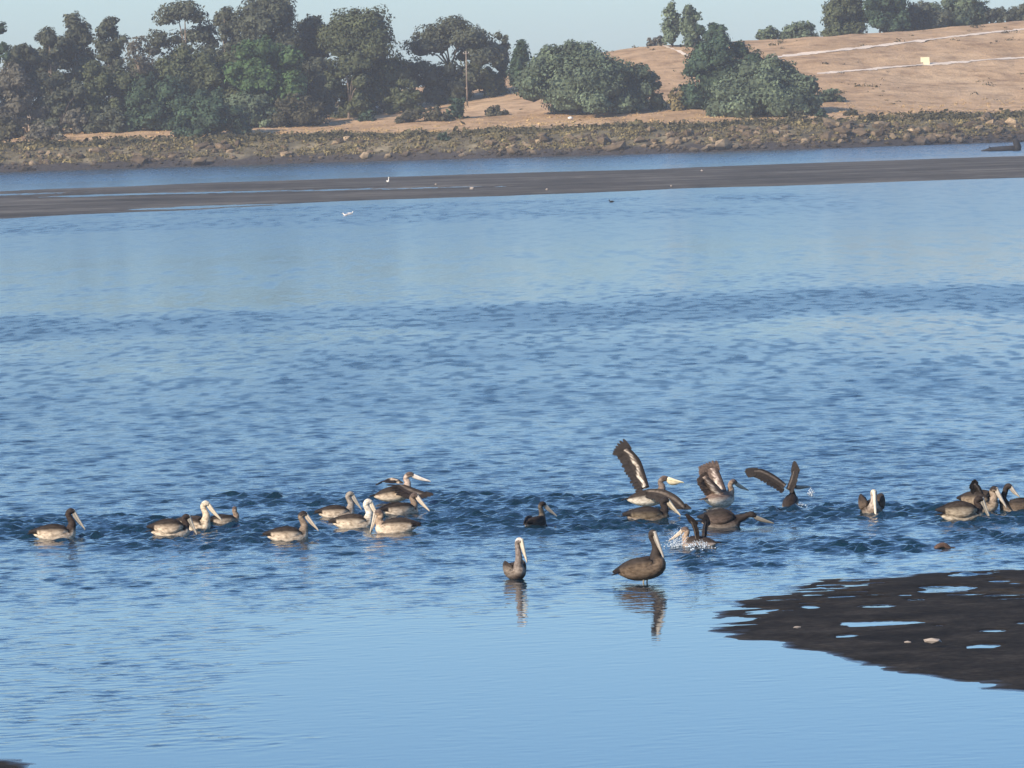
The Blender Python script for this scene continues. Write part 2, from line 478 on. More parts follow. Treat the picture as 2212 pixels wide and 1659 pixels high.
# ------------------------------------------------------------------ water
def build_water():
    # rows: spacing grows with distance
    D = [56.0]
    while D[-1] < 620: D.append(D[-1] + 0.085 * (D[-1] / 100) ** 1.45)
    D = np.array(D)
    D = np.concatenate([[-400, 0, 30, 48, 54], D, np.geomspace(624, 1500, 90), [2000, 3000]])
    a = np.arange(-0.104, 0.1041, 0.0006)
    a = np.concatenate([[-3, -1.0, -0.4, -0.2, -0.12], a, [0.12, 0.2, 0.4, 1.0, 3]])
    A, Y = np.meshgrid(a, D)
    X = A * (0.9 * np.maximum(Y, 40.0) + 35.0)
    px, py = project(X, np.maximum(Y, 40.0), np.zeros_like(X))
    row = py + 0.0297 * (px - W_ / 2)
    # where wind ruffles the surface (by picture row at the centre column)
    wob = (fbm(X / 14.0, Y / 45.0, 21) - 0.5) * 38 * np.clip((row - 380) / 300, 0.12, 1.2)
    rw = row + wob
    Rk = [300, 345, 362, 368, 380, 415, 428, 437, 470, 486, 535, 560, 600, 640, 662, 700, 716, 760, 900, 1040, 1100, 1165, 1200, 1255, 1290, 1335, 1400, 1700]
    Ak = [.70, .70, .60, .12, .10, .10, .12, .55, .50, .10, .08, .32, .42, .62, 1.6, 1.6, .84, .95, 1.12, 1.2, 1.15, 1.15, .92, .66, .38, .10, .035, .03]
    amp = np.interp(rw, Rk, Ak)
    # pale calm water reaches further up on the right
    amp = amp * (1 - 0.75 * sstep(1500, 2100, px) * sstep(400, 410, row) * (1 - sstep(480, 500, row)))
    # the lower left stays ruffled, calm again in the corner
    edge = 560 + 0.55 * (row - 1300) + (fbm(X / 3.0, Y / 6.0, 33) - 0.5) * 500
    left = (1 - sstep(edge - 260, edge + 160, px)) * sstep(1240, 1300, row) * (1 - sstep(1560, 1610, row - 0.04 * px))
    amp = np.maximum(amp, 0.34 * left)
    # patches of stronger and weaker wind
    pat = fbm(X / 5.0, Y / 22.0, 41)
    amp = amp * np.clip(1.0 + 0.9 * (pat - 0.5), 0.6, 1.4)
    streak = fbm(X / 11.0, Y / 24.0, 47)
    amp = amp * (1 + 1.5 * (streak - 0.5) * sstep(130, 260, Y))
    amp = np.clip(amp, 0.02 + 0.20 * sstep(200, 400, Y), 1.5)
    # gusts: small steep patches drawn out along the wind, which blows towards the shore we stand on
    g1 = fbm(X / 0.30, Y / 0.85, 91, 2); g2 = fbm(X / 0.30, Y / 1.5, 92, 2); g3 = fbm(X / 0.52, Y / 4.2, 93, 2)
    wa = 1 - sstep(110, 170, Y); wc = sstep(210, 330, Y); wb = 1 - wa - wc
    gn = g1 * wa + g2 * wb + g3 * wc
    gust = 0.62 + 1.25 * sstep(0.40, 0.85, gn)
    gust = 1.05 + (gust - 1.05) * np.clip(1.5 - 0.65 * amp, 0.45, 1.0)
    # birds have churned these strips
    wake = np.zeros_like(X)
    for (x0, x1, ry, n, h) in WAKES:
        hw = 6.5 * n
        wk = sstep(x0 - 40, x0 + 60, px) * (1 - sstep(x1 - 60, x1 + 40, px))
        q = py - ry - (fbm(X / 2.5, Y / 3.0, 63) - 0.5) * 22
        wake = np.maximum(wake, (h / .06) * wk * (1 - sstep(hw * .6, hw * 1.25, np.abs(q))))
    # waves
    Z = np.zeros_like(X)
    sp = np.maximum(0.085 * (np.maximum(Y, 56) / 100) ** 1.45, 0.0006 * (0.9 * np.maximum(Y, 56) + 35.0) * 1.2)
    var_lost = np.zeros_like(X)
    wx = X + 0.35 * (fbm(X / 1.7, Y / 1.7, 51) - 0.5) * 2
    wy = Y + 0.35 * (fbm(X / 1.7, Y / 1.7, 57) - 0.5) * 2
    r = np.random.default_rng(3)
    lam = np.geomspace(0.21, 1.25, 40)
    for L in lam:
        th = r.normal(math.radians(-78), math.radians(50))
        k = 2 * math.pi / L
        slope = 0.030 * (0.25 + 1.1 * math.exp(-((math.log(L / 0.32)) ** 2) / 0.22))
        ph = r.uniform(0, 6.28)
        keep = sstep(1.8, 3.6, L / sp)
        Z += (amp + (4.2 * wake if L < 0.42 else 0.3 * wake)) * keep * slope / k * np.sin(k * (math.cos(th) * wx + math.sin(th) * wy) + ph)
        var_lost += (1 - keep ** 2) * slope ** 2 * 0.5
    Z = Z * gust
    # wakes of the birds: short steep ridges, front faces towards the camera
    for (x0, x1, ry, n, h) in WAKES:
        w = sstep(x0 - 40, x0 + 60, px) * (1 - sstep(x1 - 60, x1 + 40, px))
        if not w.any(): continue
        for j in range(min(n, 2)):
            c = ry + (j - (n - 1) / 2) * 9.0 + (fbm(X / 1.3 + j * 7, Y * 0 + j, 61) - 0.5) * 16
            d = (py - c)
            dm = d * (np.maximum(Y, 56) ** 2) / (CAM_H * FPX)      # metres towards the camera
            prof = np.where(dm < 0, np.exp(-(dm / 0.75) ** 2), np.exp(-(dm / 0.36) ** 2))
            Z += 0.55 * w * h * prof * (0.5 + 1.0 * vnoise(X / 2.2, Y * 0 + j * 3.3, 71 + j))
    Z[(Y < 54) | (np.abs(A) > 0.106)] = 0
    micro = np.clip(0.025 + 0.12 * sstep(180, 380, Y) + 1.25 * np.sqrt(var_lost) * amp * gust, 0.02, 0.45)
    fine = np.clip(amp * gust + wake, 0, 1.4) * (1 - 0.75 * sstep(160, 420, Y))
    micro = np.where(np.abs(A) > 0.106, 0.15, micro)
    nr, nc = X.shape
    idx = np.arange(nr * nc).reshape(nr, nc)
    F = np.stack([idx[:-1, :-1], idx[:-1, 1:], idx[1:, 1:], idx[1:, :-1]], -1).reshape(-1, 4)
    me = mesh_np('water', np.stack([X, Y, Z], -1).reshape(-1, 3), F, MAT['water'], True,
                 fattr={'ripple': fine, 'micro': micro})
    return tag(obj('water', me), kind='structure')

WAKES = [
    (-60, 330, 1122, 2, .05), (-60, 700, 1144, 4, .06), (440, 760, 1163, 2, .05), (200, 560, 1176, 2, .04),
    (450, 1420, 1081, 2, .055), (620, 1320, 1108, 2, .05), (860, 1500, 1128, 3, .06), (900, 1250, 1146, 2, .04),
    (1320, 1800, 1112, 2, .05), (1480, 1800, 1120, 2, .05), (1640, 2280, 1108, 3, .06), (1470, 1700, 1190, 3, .05),
    (1720, 2000, 1178, 3, .055), (1980, 2280, 1130, 2, .05), (2050, 2280, 1165, 2, .04), (1450, 1700, 1215, 2, .035)]
water = build_water()

# ------------------------------------------------------------------ mudflats
def poly_sdf(px, py, poly):
    """signed distance (positive inside), numpy, in the units of the polygon"""
    poly = np.asarray(poly, float)
    n = len(poly)
    d2 = np.full(px.shape, 1e18); inside = np.zeros(px.shape, bool)
    for i in range(n):
        a = poly[i]; b = poly[(i + 1) % n]
        e = b - a; wx = px - a[0]; wy = py - a[1]
        t = np.clip((wx * e[0] + wy * e[1]) / (e @ e + 1e-12), 0, 1)
        d2 = np.minimum(d2, (wx - t * e[0]) ** 2 + (wy - t * e[1]) ** 2)
        c = ((a[1] > py) != (b[1] > py)) & (px < (b[0] - a[0]) * (py - a[1]) / (b[1] - a[1] + 1e-12) + a[0])
        inside ^= c
    return np.where(inside, np.sqrt(d2), -np.sqrt(d2))

def mudflat(name, outline, puddles, step, slope, hmax, nsc, namp, mat, seed, aniso=1.0, rag=1.3, pk=1.0):
    P = [at(*p) for p in outline]
    poly = np.array([(p.x, p.y) for p in P])
    mg = step * 4 + nsc * 1.6
    mnx, mny = poly.min(0) - mg; mxx, mxy = poly.max(0) + mg
    X, Y = np.meshgrid(np.arange(mnx, mxx, step * aniso), np.arange(mny, mxy, step))
    sd = poly_sdf(X, Y, poly)
    sd = sd + (fbm(X / (nsc * 1.5), Y / (nsc * 1.2), seed, 5) - 0.5) * nsc * rag * (0.35 + 0.65 * (Y > np.median(poly[:, 1])))
    z = np.clip(sd * slope, -0.3, hmax)
    z = z + (fbm(X / nsc, Y / nsc, seed + 9, 5) - 0.47) * namp
    for (x0, x1, y0, y1) in puddles:
        c = at((x0 + x1) / 2, (y0 + y1) / 2); rx = (at(x1, y0).x - at(x0, y0).x) / 2
        ry = abs(at((x0 + x1) / 2, y0).y - at((x0 + x1) / 2, y1).y) / 2 * pk
        q = np.sqrt(((X - c.x + (fbm(X / 0.8, Y / 0.8, seed + 3) - .5) * rx * 0.9) / rx) ** 2 +
                    ((Y - c.y + (fbm(X / 0.8, Y / 0.8, seed + 5) - .5) * ry * 1.4) / ry) ** 2)
        z = z - (hmax + namp * 1.2) * (1 - sstep(0.35, 1.3, q + 1.0 * (fbm(X / 0.45, Y / 0.3, seed + 7) - .5)))
    keep = z > -0.05
    nr, nc = X.shape
    idx = np.arange(nr * nc).reshape(nr, nc)
    F = np.stack([idx[:-1, :-1], idx[:-1, 1:], idx[1:, 1:], idx[1:, :-1]], -1).reshape(-1, 4)
    kf = keep.ravel()[F].any(1)
    F = F[kf]
    used = np.unique(F); remap = np.zeros(nr * nc, np.int64); remap[used] = np.arange(len(used))
    V = np.stack([X, Y, z], -1).reshape(-1, 3)[used]
    me = mesh_np(name, V, remap[F], mat, True)
    return tag(obj(name, me), kind='structure')

near_out = [(1530, 1326), (1596, 1301), (1654, 1286), (1741, 1267), (1805, 1252), (1950, 1246), (2047, 1238), (2160, 1233),
            (2300, 1230), (2600, 1225), (2900, 1240), (2900, 1600), (2500, 1540), (2212, 1492), (1983, 1457), (1821, 1423),
            (1757, 1405), (1644, 1388), (1590, 1368), (1540, 1350)]
near_pud = [(1805, 1970, 1340, 1356), (1799, 1854, 1369, 1379), (2080, 2172, 1391, 1405), (1850, 1930, 1304, 1315),
            (1988, 2120, 1264, 1281), (2125, 2260, 1282, 1290), (2126, 2194, 1250, 1261), (1955, 2004, 1292, 1300),
            (2118, 2178, 1359, 1370), (1612, 1680, 1317, 1324), (1736, 1778, 1308, 1318), (1560, 1650, 1334, 1339),
            (1650, 1740, 1294, 1299), (1942, 1975, 1282, 1290), (2195, 2260, 1342, 1350), (2018, 2045, 1350, 1356),
            (1735, 1790, 1283, 1289), (1820, 1880, 1262, 1267), (1870, 1910, 1283, 1288), (1556, 1640, 1348, 1352)]
_r = np.random.default_rng(19)
for _i in range(34):
    _x = _r.uniform(1545, 2230); _top = np.interp(_x, [1530, 1596, 1654, 1741, 1805, 1950, 2047, 2160, 2300], [1326, 1301, 1286, 1267, 1252, 1246, 1238, 1233, 1230])
    _y = _top + abs(_r.normal(0, 26)) + 3; _w = _r.uniform(14, 52); _h = _r.uniform(1.6, 3.2)
    near_pud.append((_x - _w, _x + _w, _y - _h, _y + _h))
near_mud = mudflat('mudflat', near_out, near_pud, 0.09, 0.020, 0.020, 0.9, 0.022, MAT['mud_near'], 101, 0.6, 0.9, 0.72)
mudflat('mudflat', [(-300, 1640), (-80, 1640), (0, 1646), (30, 1650), (70, 1656), (110, 1668), (120, 1720), (-300, 1720)], [], 0.08, 0.02, 0.02, 0.6, 0.01, MAT['mud_near'], 131)

bank_out = [(-700, 432), (-300, 422), (0, 413), (300, 402), (702, 386), (1000, 377), (1403, 366), (1800, 351), (2212, 337), (2700, 320),
            (2700, 372), (2212, 383), (1800, 397), (1403, 411), (1250, 417), (1000, 426), (765, 434), (500, 446), (300, 458), (150, 465), (0, 470), (-300, 485), (-700, 500)]
bank_pud = [(-400, 160, 421, 428), (60, 420, 418, 425), (330, 640, 413, 419), (560, 860, 408.5, 413.5), (800, 1000, 405, 409), (960, 1060, 402.5, 406),
            (1060, 1110, 402, 405), (280, 480, 448, 452), (400, 560, 443, 446)]
mudflat('mudbank', bank_out, bank_pud, 1.3, 0.005, 0.10, 14.0, 0.07, MAT['mud_far'], 151, 0.6)

# ------------------------------------------------------------------ dirt trails on the hill
def trail(name, pts, width):
    P = []
    for i in range(len(pts) - 1):
        for k in range(30):
            t = k / 30
            P.append((pts[i][0] * (1 - t) + pts[i + 1][0] * t, pts[i][1] * (1 - t) + pts[i + 1][1] * t))
    P.append(pts[-1])
    G = [on_ground(*p) for p in P]
    V, Fc = [], []
    for i, g in enumerate(G):
        w = width * (0.55 + 0.8 * float(vnoise(i * 0.15, 1.0, 5)))
        for k in range(4):
            y = g.y - w / 2 + w * k / 3
            x = g.x * y / g.y
            V.append((x, y, float(terrain_z(x, y)) + 0.09))
    for i in range(len(G) - 1):
        for k in range(3):
            a = i * 4 + k
            Fc.append((a, a + 4, a + 5, a + 1))
    me = mesh_np(name, V, Fc, MAT['path'], True)
    return tag(obj(name, me), kind='structure')

trail('dirt_trail', [(1660, 126), (1780, 113), (1870, 103), (1960, 92), (2060, 80), (2150, 70), (2260, 59)], 2.7)
trail('dirt_trail', [(1765, 160), (1860, 152), (1895, 151)], 2.3)
trail('dirt_trail', [(1885, 149), (1960, 143), (2050, 137), (2130, 130), (2260, 123)], 2.5)
trail('dirt_trail', [(1432, 99), (1455, 107), (1488, 122)], 3.0)

# the level gravel strip below the dirt slope
trail('gravel_strip', [(700, 236), (760, 233), (830, 231), (900, 229)], 7.0)

# ------------------------------------------------------------------ trees
def tube(mb, pts, rad, seg=6, c=(0.5, 0.5, 0.5)):
    pts = [Vector(p) for p in pts]
    rings = []
    for i, p in enumerate(pts):
        t = (pts[min(i + 1, len(pts) - 1)] - pts[max(i - 1, 0)]).normalized()
        a = t.cross(Vector((0.3, 1, 0.1))).normalized(); b = t.cross(a)
        rings.append([p + (a * math.cos(2 * math.pi * k / seg) + b * math.sin(2 * math.pi * k / seg)) * rad[i] for k in range(seg)])
    V = [v for r in rings for v in r]
    Fc = []
    for i in range(len(pts) - 1):
        for k in range(seg):
            Fc.append((i * seg + k, i * seg + (k + 1) % seg, (i + 1) * seg + (k + 1) % seg, (i + 1) * seg + k))
    Fc.append(tuple(range(seg))[::-1]); Fc.append(tuple((len(pts) - 1) * seg + k for k in range(seg)))
    mb.add(V, Fc, [c] * len(V))

def leaf_quads(C, Nn, S, r):
    n = len(C)
    a = np.cross(Nn, r.normal(size=(n, 3))); a /= np.linalg.norm(a, axis=1)[:, None] + 1e-9
    b = np.cross(Nn, a); b /= np.linalg.norm(b, axis=1)[:, None] + 1e-9
    S = S[:, None]
    el = r.uniform(0.45, 0.8, (n, 1))
    V = np.stack([C - a * S, C - b * S * el + a * S * r.uniform(-.3, .3, (n, 1)), C + a * S, C + b * S * el + a * S * r.uniform(-.3, .3, (n, 1))], 1).reshape(-1, 3)
    Fc = np.arange(4 * n).reshape(n, 4)
    return V, Fc

def blob_core(c, rad, r):
    """low lumpy ellipsoid so that dense crowns are not see-through"""
    V = []; nu, nv = 8, 5
    for j in range(nv + 1):
        th = math.pi * j / nv
        for i in range(nu):
            ph = 2 * math.pi * i / nu
            d = np.array([math.sin(th) * math.cos(ph), math.sin(th) * math.sin(ph), math.cos(th)])
            V.append(c + d * rad * r.uniform(0.8, 1.1))
    Fc = [(j * nu + i, j * nu + (i + 1) % nu, (j + 1) * nu + (i + 1) % nu, (j + 1) * nu + i) for j in range(nv) for i in range(nu)]
    return np.array(V), np.array(Fc)

def crown_mesh(name, clumps, leaf, cover, mat, seed, core=0.0):
    r = np.random.default_rng(seed)
    Vs, Fs, T = [], [], []; base = 0
    for (c, rad) in clumps:
        c = np.array(c); rad = np.array(rad)
        area = 4 * math.pi * (rad[0] * rad[1] + rad[0] * rad[2] + rad[1] * rad[2]) / 3
        n = max(12, int(cover * area / (leaf * leaf * 1.2)))
        d = r.normal(size=(n, 3)); d /= np.linalg.norm(d, axis=1)[:, None]
        d[:, 2] = np.where(d[:, 2] < -0.55, -d[:, 2], d[:, 2])
        rr = r.uniform(0.72, 1.08, (n, 1)) ** 1.0
        rr *= 1 + 0.22 * np.sin(d[:, :1] * 5 + c[0]) * np.cos(d[:, 2:] * 4 + c[2])
        P = c + d * rad * rr
        nn = d * 0.9 + r.normal(size=(n, 3)) * 0.36 + np.array([0, 0, 0.2])
        nn /= np.linalg.norm(nn, axis=1)[:, None]
        V, Fc = leaf_quads(P, nn, leaf * r.uniform(0.5, 1.15, n) * 0.75, r)
        Vs.append(V); Fs.append(Fc + base); base += len(V)
        ct = r.uniform(0.2, 0.8)
        T.append(np.repeat(np.clip(ct + r.uniform(-0.3, 0.3, n), 0, 1), 4))
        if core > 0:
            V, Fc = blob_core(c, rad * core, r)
            Vs.append(V); Fs.append(Fc + base); base += len(V); T.append(np.full(len(V), 0.15))  # low tone paints the core darker, as shade inside the crown
    return mesh_np(name, np.concatenate(Vs), np.concatenate(Fs), mat, False, fattr={'tone': np.concatenate(T)})

def gen_clumps(form, Wd, Ht, r):
    """clump centres relative to the foot of the tree"""
    out = []
    hw = Wd / 2
    if form == 'dome':
        n = int(np.clip(10 + Wd * 0.9, 10, 34))
        for i in range(n):
            u = r.uniform(0, 2 * math.pi); v = math.acos(r.uniform(-0.1, 1.0))
            rc = hw * r.uniform(0.20, 0.33)
            d = np.array([math.sin(v) * math.cos(u), math.sin(v) * math.sin(u), math.cos(v)])
            c = d * np.array([hw - rc * 0.8, (hw - rc * 0.8) * 0.8, Ht - rc * 0.75])
            c[2] = max(c[2], rc * 0.55)
            out.append((c, (rc * r.uniform(.9, 1.25), rc, rc * r.uniform(0.65, 0.9))))
        out.append((np.array([0, 0, Ht * 0.35]), (hw * 0.7, hw * 0.6, Ht * 0.42)))
    elif form == 'gum':
        n = int(np.clip(14 + 9 * Ht / Wd + Wd * 0.5, 18, 44))
        for i in range(n):
            u = r.uniform(0, 2 * math.pi); q = math.sqrt(r.uniform(0.05, 1))
            rc = hw * r.uniform(0.26, 0.46)
            x = math.cos(u) * q * (hw - rc); y = math.sin(u) * q * (hw - rc) * 0.8
            top = Ht * (1 - 0.28 * (abs(x) / hw) ** 2) - rc * 0.8
            z = top - (Ht * 0.8) * r.uniform(0, 1) ** 1.7
            out.append((np.array([x, y, z]), (rc, rc, rc * r.uniform(0.65, 1.1))))
        out.append((np.array([r.uniform(-.2, .2) * hw, 0, Ht - hw * 0.24]), (hw * 0.36, hw * 0.36, hw * 0.26)))
    elif form == 'umbrella':
        n = int(np.clip(12 + Wd * 0.7, 12, 24))
        for i in range(n):
            t = -1 + 2 * (i + r.uniform(0.2, 0.8)) / n
            rc = hw * r.uniform(0.2, 0.32)
            x = t * (hw - rc); y = r.uniform(-0.5, 0.5) * hw
            z = Ht * (1 - 0.34 * abs(t) ** 2.2) - rc * 0.9 - Ht * 0.22 * r.uniform(0, 1) ** 3
            out.append((np.array([x, y, z]), (rc * 1.2, rc, rc * 0.7)))
        for i in range(9):
            rc = hw * r.uniform(.18, .3)
            out.append((np.array([r.uniform(-.6, .6) * hw, r.uniform(-.4, .4) * hw, Ht * r.uniform(0.2, 0.62)]), (rc, rc, rc * .8)))
    elif form == 'tall':
        n = int(np.clip(8 + Ht * 0.7, 9, 20))
        for i in range(n):
            t = (i + r.uniform(0, 1)) / n
            rc = hw * r.uniform(0.42, 0.64) * (1 - 0.22 * t)
            u = r.uniform(0, 2 * math.pi); m = max(0.0, (hw * (1 - 0.3 * t ** 2) - rc))
            out.append((np.array([math.cos(u) * m, math.sin(u) * m * 0.8, Ht * 0.12 + t * (Ht * 0.88 - rc * 0.9)]), (rc, rc, rc * r.uniform(1.0, 1.3))))
    elif form == 'mass':
        n = int(np.clip(14 + Wd * Ht * 0.08, 18, 40))
        for i in range(n):
            rc = hw * r.uniform(0.24, 0.38)
            x = r.uniform(-1, 1) * (hw - rc * .7); y = r.uniform(-1, 1) * (hw - rc) * 0.7
            top = Ht * (1 - 0.25 * (abs(x) / hw) ** 2) - rc
            out.append((np.array([x, y, max(rc * .5, r.uniform(0.1, 1.0) * top)]), (rc, rc, rc * r.uniform(0.75, 1.1))))
    return out

SEED = [1000]
def tree(name, label, cat, x0, x1, ytop, s=None, base=None, form='dome', mat='bush', leaf=0.5, cover=1.15, core=0.74, bark='bark_dark', group=None, sink=0.2):
    SEED[0] += 1
    r = np.random.default_rng(SEED[0])
    xc = (x0 + x1) / 2
    if form in ('gum', 'umbrella') and mat != 'grey':
        x0, x1 = xc - (x1 - x0) * .58, xc + (x1 - x0) * .58
    if form == 'mass': x0, x1 = xc - (x1 - x0) * .56, xc + (x1 - x0) * .56
    g = on_ground(xc, base) if base is not None else ground_at(xc, s)
    D = g.y
    k = D / FPX
    Wd = (x1 - x0) * k
    top = at_d(xc, ytop, D).z
    Ht = top - g.z
    root = thing(name, label, cat, (g.x, g.y, g.z - sink), 0.0, group)
    cl = gen_clumps(form, Wd, Ht + sink, r)
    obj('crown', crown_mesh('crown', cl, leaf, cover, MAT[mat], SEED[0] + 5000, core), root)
    mb = MB()
    tr = np.clip(Ht * 0.018, 0.08, 0.5)
    fork = Ht * {'dome': 0.18, 'gum': 0.35, 'umbrella': 0.42, 'tall': 0.3, 'mass': 0.2}[form]
    lean = r.uniform(-0.06, 0.06) * Ht
    tube(mb, [(0, 0, -0.4), (lean * .4, 0, fork * .5), (lean, 0, fork)], [tr * 1.4, tr, tr * .85], 7)
    order = r.permutation(len(cl))[:min(9, len(cl))]
    for i in order:
        c = cl[i][0]
        mid = Vector(((c[0] + lean) * 0.42, c[1] * .4, fork + (c[2] - fork) * 0.6))
        tube(mb, [(lean, 0, fork * 0.9), mid, tuple(c)], [tr * .7, tr * .42, tr * .12], 5)
    obj('trunk', mb.mesh('trunk', MAT[bark]), root)
    return root

GT = 'gum trees along the far shore'
# tall gums on the skyline, left to right
tree('tree', 'tall dark green tree cut off by the left edge of the photo', 'tree', -52, 38, 36, s=58, form='mass', mat='dark', group=GT)
tree('gum_tree', 'low rounded grey gum just right of the dark tree at the left edge', 'tree', 12, 100, 96, s=66, form='gum', mat='gum', bark='bark', group=GT)
tree('gum_tree', 'grey-brown gum forming the left shoulder of the leftmost tall pair', 'tree', 72, 152, 58, s=78, form='gum', mat='gum', bark='bark', group=GT)
tree('gum_tree', 'tall rounded grey-brown gum, highest on the left quarter of the skyline', 'tree', 122, 212, 29, s=84, form='gum', mat='gum', bark='bark', group=GT)
tree('gum_tree', 'narrow grey-brown gum right of the tall rounded one on the left', 'tree', 212, 280, 37, s=82, form='gum', mat='gum', bark='bark', group=GT)
tree('gum_tree', 'thin pale see-through gum in the dip left of the wide high crown', 'tree', 262, 352, 78, s=98, form='gum', mat='grey', bark='bark', leaf=.5, cover=.45, core=0, group=GT)
tree('gum_tree', 'wide high gum with open crown and sky showing through its underside', 'tree', 322, 480, -8, s=104, form='umbrella', mat='gum', bark='bark', leaf=.5, cover=.8, core=.5, group=GT)
tree('gum_tree', 'small-headed gum between the open wide crown and the tallest gum', 'tree', 462, 530, 17, s=98, form='gum', mat='gum', bark='bark', group=GT)
tree('gum_tree', 'tallest grey-brown gum, its top cut by the upper photo edge', 'tree', 512, 662, -18, s=88, form='gum', mat='gum', bark='bark', cover=1.0, core=.65, group=GT)
tree('gum_tree', 'grey gum filling the notch right of the tallest gum', 'tree', 634, 724, 34, s=98, form='gum', mat='gum', bark='bark', group=GT)
tree('gum_tree', 'broad flat-topped olive gum left of the round umbrella-shaped gum', 'tree', 688, 888, 16, s=92, form='gum', mat='gum_olive', bark='bark', cover=.95, core=.62, group=GT)
tree('gum_tree', 'round umbrella-shaped gum with pale sky gaps above the utility pole', 'tree', 884, 1086, 26, s=112, form='umbrella', mat='gum', bark='bark', leaf=.5, cover=.95, core=.6, group=GT)
tree('gum_tree', 'slim small grey gum on the right shoulder of the umbrella-shaped gum', 'tree', 1068, 1112, 66, s=124, form='tall', mat='gum', bark='bark', group=GT)
tree('tree', 'compact dark green tree at the right end of the gum row', 'tree', 1096, 1160, 84, s=108, form='tall', mat='dark', group=GT)
# middle layer
ML = 'trees in front of the gum row'
tree('tree', 'low grey tree standing at the far left above the pale shed', 'tree', -20, 95, 128, s=52, form='mass', mat='grey', group=ML)
tree('tree', 'grey-brown tree behind the white post on the left shore', 'tree', 78, 185, 140, s=54, form='mass', mat='gum', group=ML)
tree('tree', 'brownish bushy tree left of the dark green thicket', 'tree', 168, 290, 118, s=58, form='mass', mat='gum_olive', group=ML)
tree('tree', 'broad olive-brown tree below the open wide gum crown', 'tree', 360, 520, 86, s=62, form='mass', mat='gum_olive', group=ML)
tree('tree', 'bright green tree standing out in the middle of the left grove', 'tree', 496, 652, 70, s=54, form='mass', mat='green', group=ML)
tree('tree', 'dark green tree left of the bright green one, reaching low', 'tree', 265, 405, 152, s=52, form='mass', mat='dark', group=ML)
tree('tree', 'brown-grey understorey tree right of the bright green tree', 'tree', 612, 724, 108, s=64, form='mass', mat='gum', group=ML)
tree('tree', 'dark grey understorey tree beneath the flat-topped gum, by the rusty shrub', 'tree', 700, 806, 98, s=84, form='mass', mat='gum_olive', bark='bark', group=ML)
tree('tree', 'dark understorey tree below the right half of the flat-topped gum', 'tree', 780, 895, 112, s=96, form='mass', mat='gum', bark='bark', group=ML)
tree('tree', 'dark understorey tree left of the utility pole', 'tree', 886, 1004, 118, s=108, form='mass', mat='gum', group=ML)
tree('tree', 'grey understorey tree right behind the utility pole', 'tree', 1000, 1092, 116, s=116, form='mass', mat='gum_olive', group=ML)
tree('shrub', 'dark green shrub spilling down to the grass strip at the shore', 'shrub', 372, 540, 186, s=30, form='dome', mat='dark', group=ML)
tree('shrub', 'rounded dark green shrub below the bright green tree', 'shrub', 470, 610, 196, s=50, form='dome', mat='bush', group=ML)
tree('shrub', 'wide low grey-green shrub at the right foot of the left grove', 'shrub', 556, 712, 192, s=52, form='dome', mat='shrub', group=ML)
tree('shrub', 'dark low shrub left of the shrub spilling to the shore', 'shrub', 262, 392, 214, s=50, form='dome', mat='dark', group=ML)
tree('shrub', 'grey low shrub in front of the pale shed', 'shrub', 52, 138, 262, s=36, form='dome', mat='grey', leaf=.48, group=ML)
tree('shrub', 'dark low shrub at the left edge beside the grey shrub', 'shrub', -40, 58, 250, s=38, form='dome', mat='shrub', leaf=.48, group=ML)
tree('shrub', 'tan-grey shrub right of the white post', 'shrub', 138, 190, 232, s=50, form='mass', mat='grey', leaf=.48, group=ML)
tree('shrub', 'brown shrub under the trees between white post and dark green thicket', 'shrub', 180, 285, 226, s=50, form='dome', mat='gum', leaf=.48, group=ML)

for (lab, x0, x1, yt, s_, mt) in [
    ('dense grey-green tree filling the canopy below the leftmost tall pair', 90, 215, 84, 96, 'gum'),
    ('dense tree filling the canopy behind the thin see-through gum', 205, 330, 104, 108, 'gum'),
    ('dense olive tree filling the canopy under the open wide gum', 318, 470, 92, 112, 'gum_olive'),
    ('dense tree filling the canopy between open wide gum and tallest gum', 448, 560, 70, 106, 'gum'),
    ('dense tree filling the canopy right behind the bright green tree', 580, 715, 62, 106, 'gum_olive')]:
    tree('tree', lab, 'tree', x0, x1, yt, s=s_, form='mass', mat=mt, group=ML)

# big rounded bushes in the middle
BB = 'big rounded bushes in front of the hill'
tree('bush', 'largest rounded grey-green bush in the middle of the far shore', 'bush', 1108, 1385, 82, base=246, form='dome', mat='bush', cover=1.3, core=.8, group=BB)
tree('bush', 'right-hand lobe of the largest bush, rounder and greener', 'bush', 1300, 1437, 118, base=240, form='dome', mat='bush', cover=1.3, core=.8, group=BB)
tree('bush', 'tall dark green bush behind the greener one right of the gap', 'bush', 1463, 1676, 70, base=234, form='dome', mat='dark', cover=1.3, core=.8, group=BB)
tree('bush', 'greener rounded bush in front, standing against the bare hill', 'bush', 1528, 1782, 120, base=250, form='dome', mat='bush', cover=1.3, core=.8, group=BB)
tree('bush', 'small dark bush sticking out right of the greener front bush', 'bush', 1762, 1822, 185, base=220, form='dome', mat='bush', leaf=.48, group=BB)
tree('shrub', 'yellow-green shrub in the gap between the two bush groups', 'shrub', 1438, 1486, 188, base=238, form='dome', mat='yellow', leaf=.6)

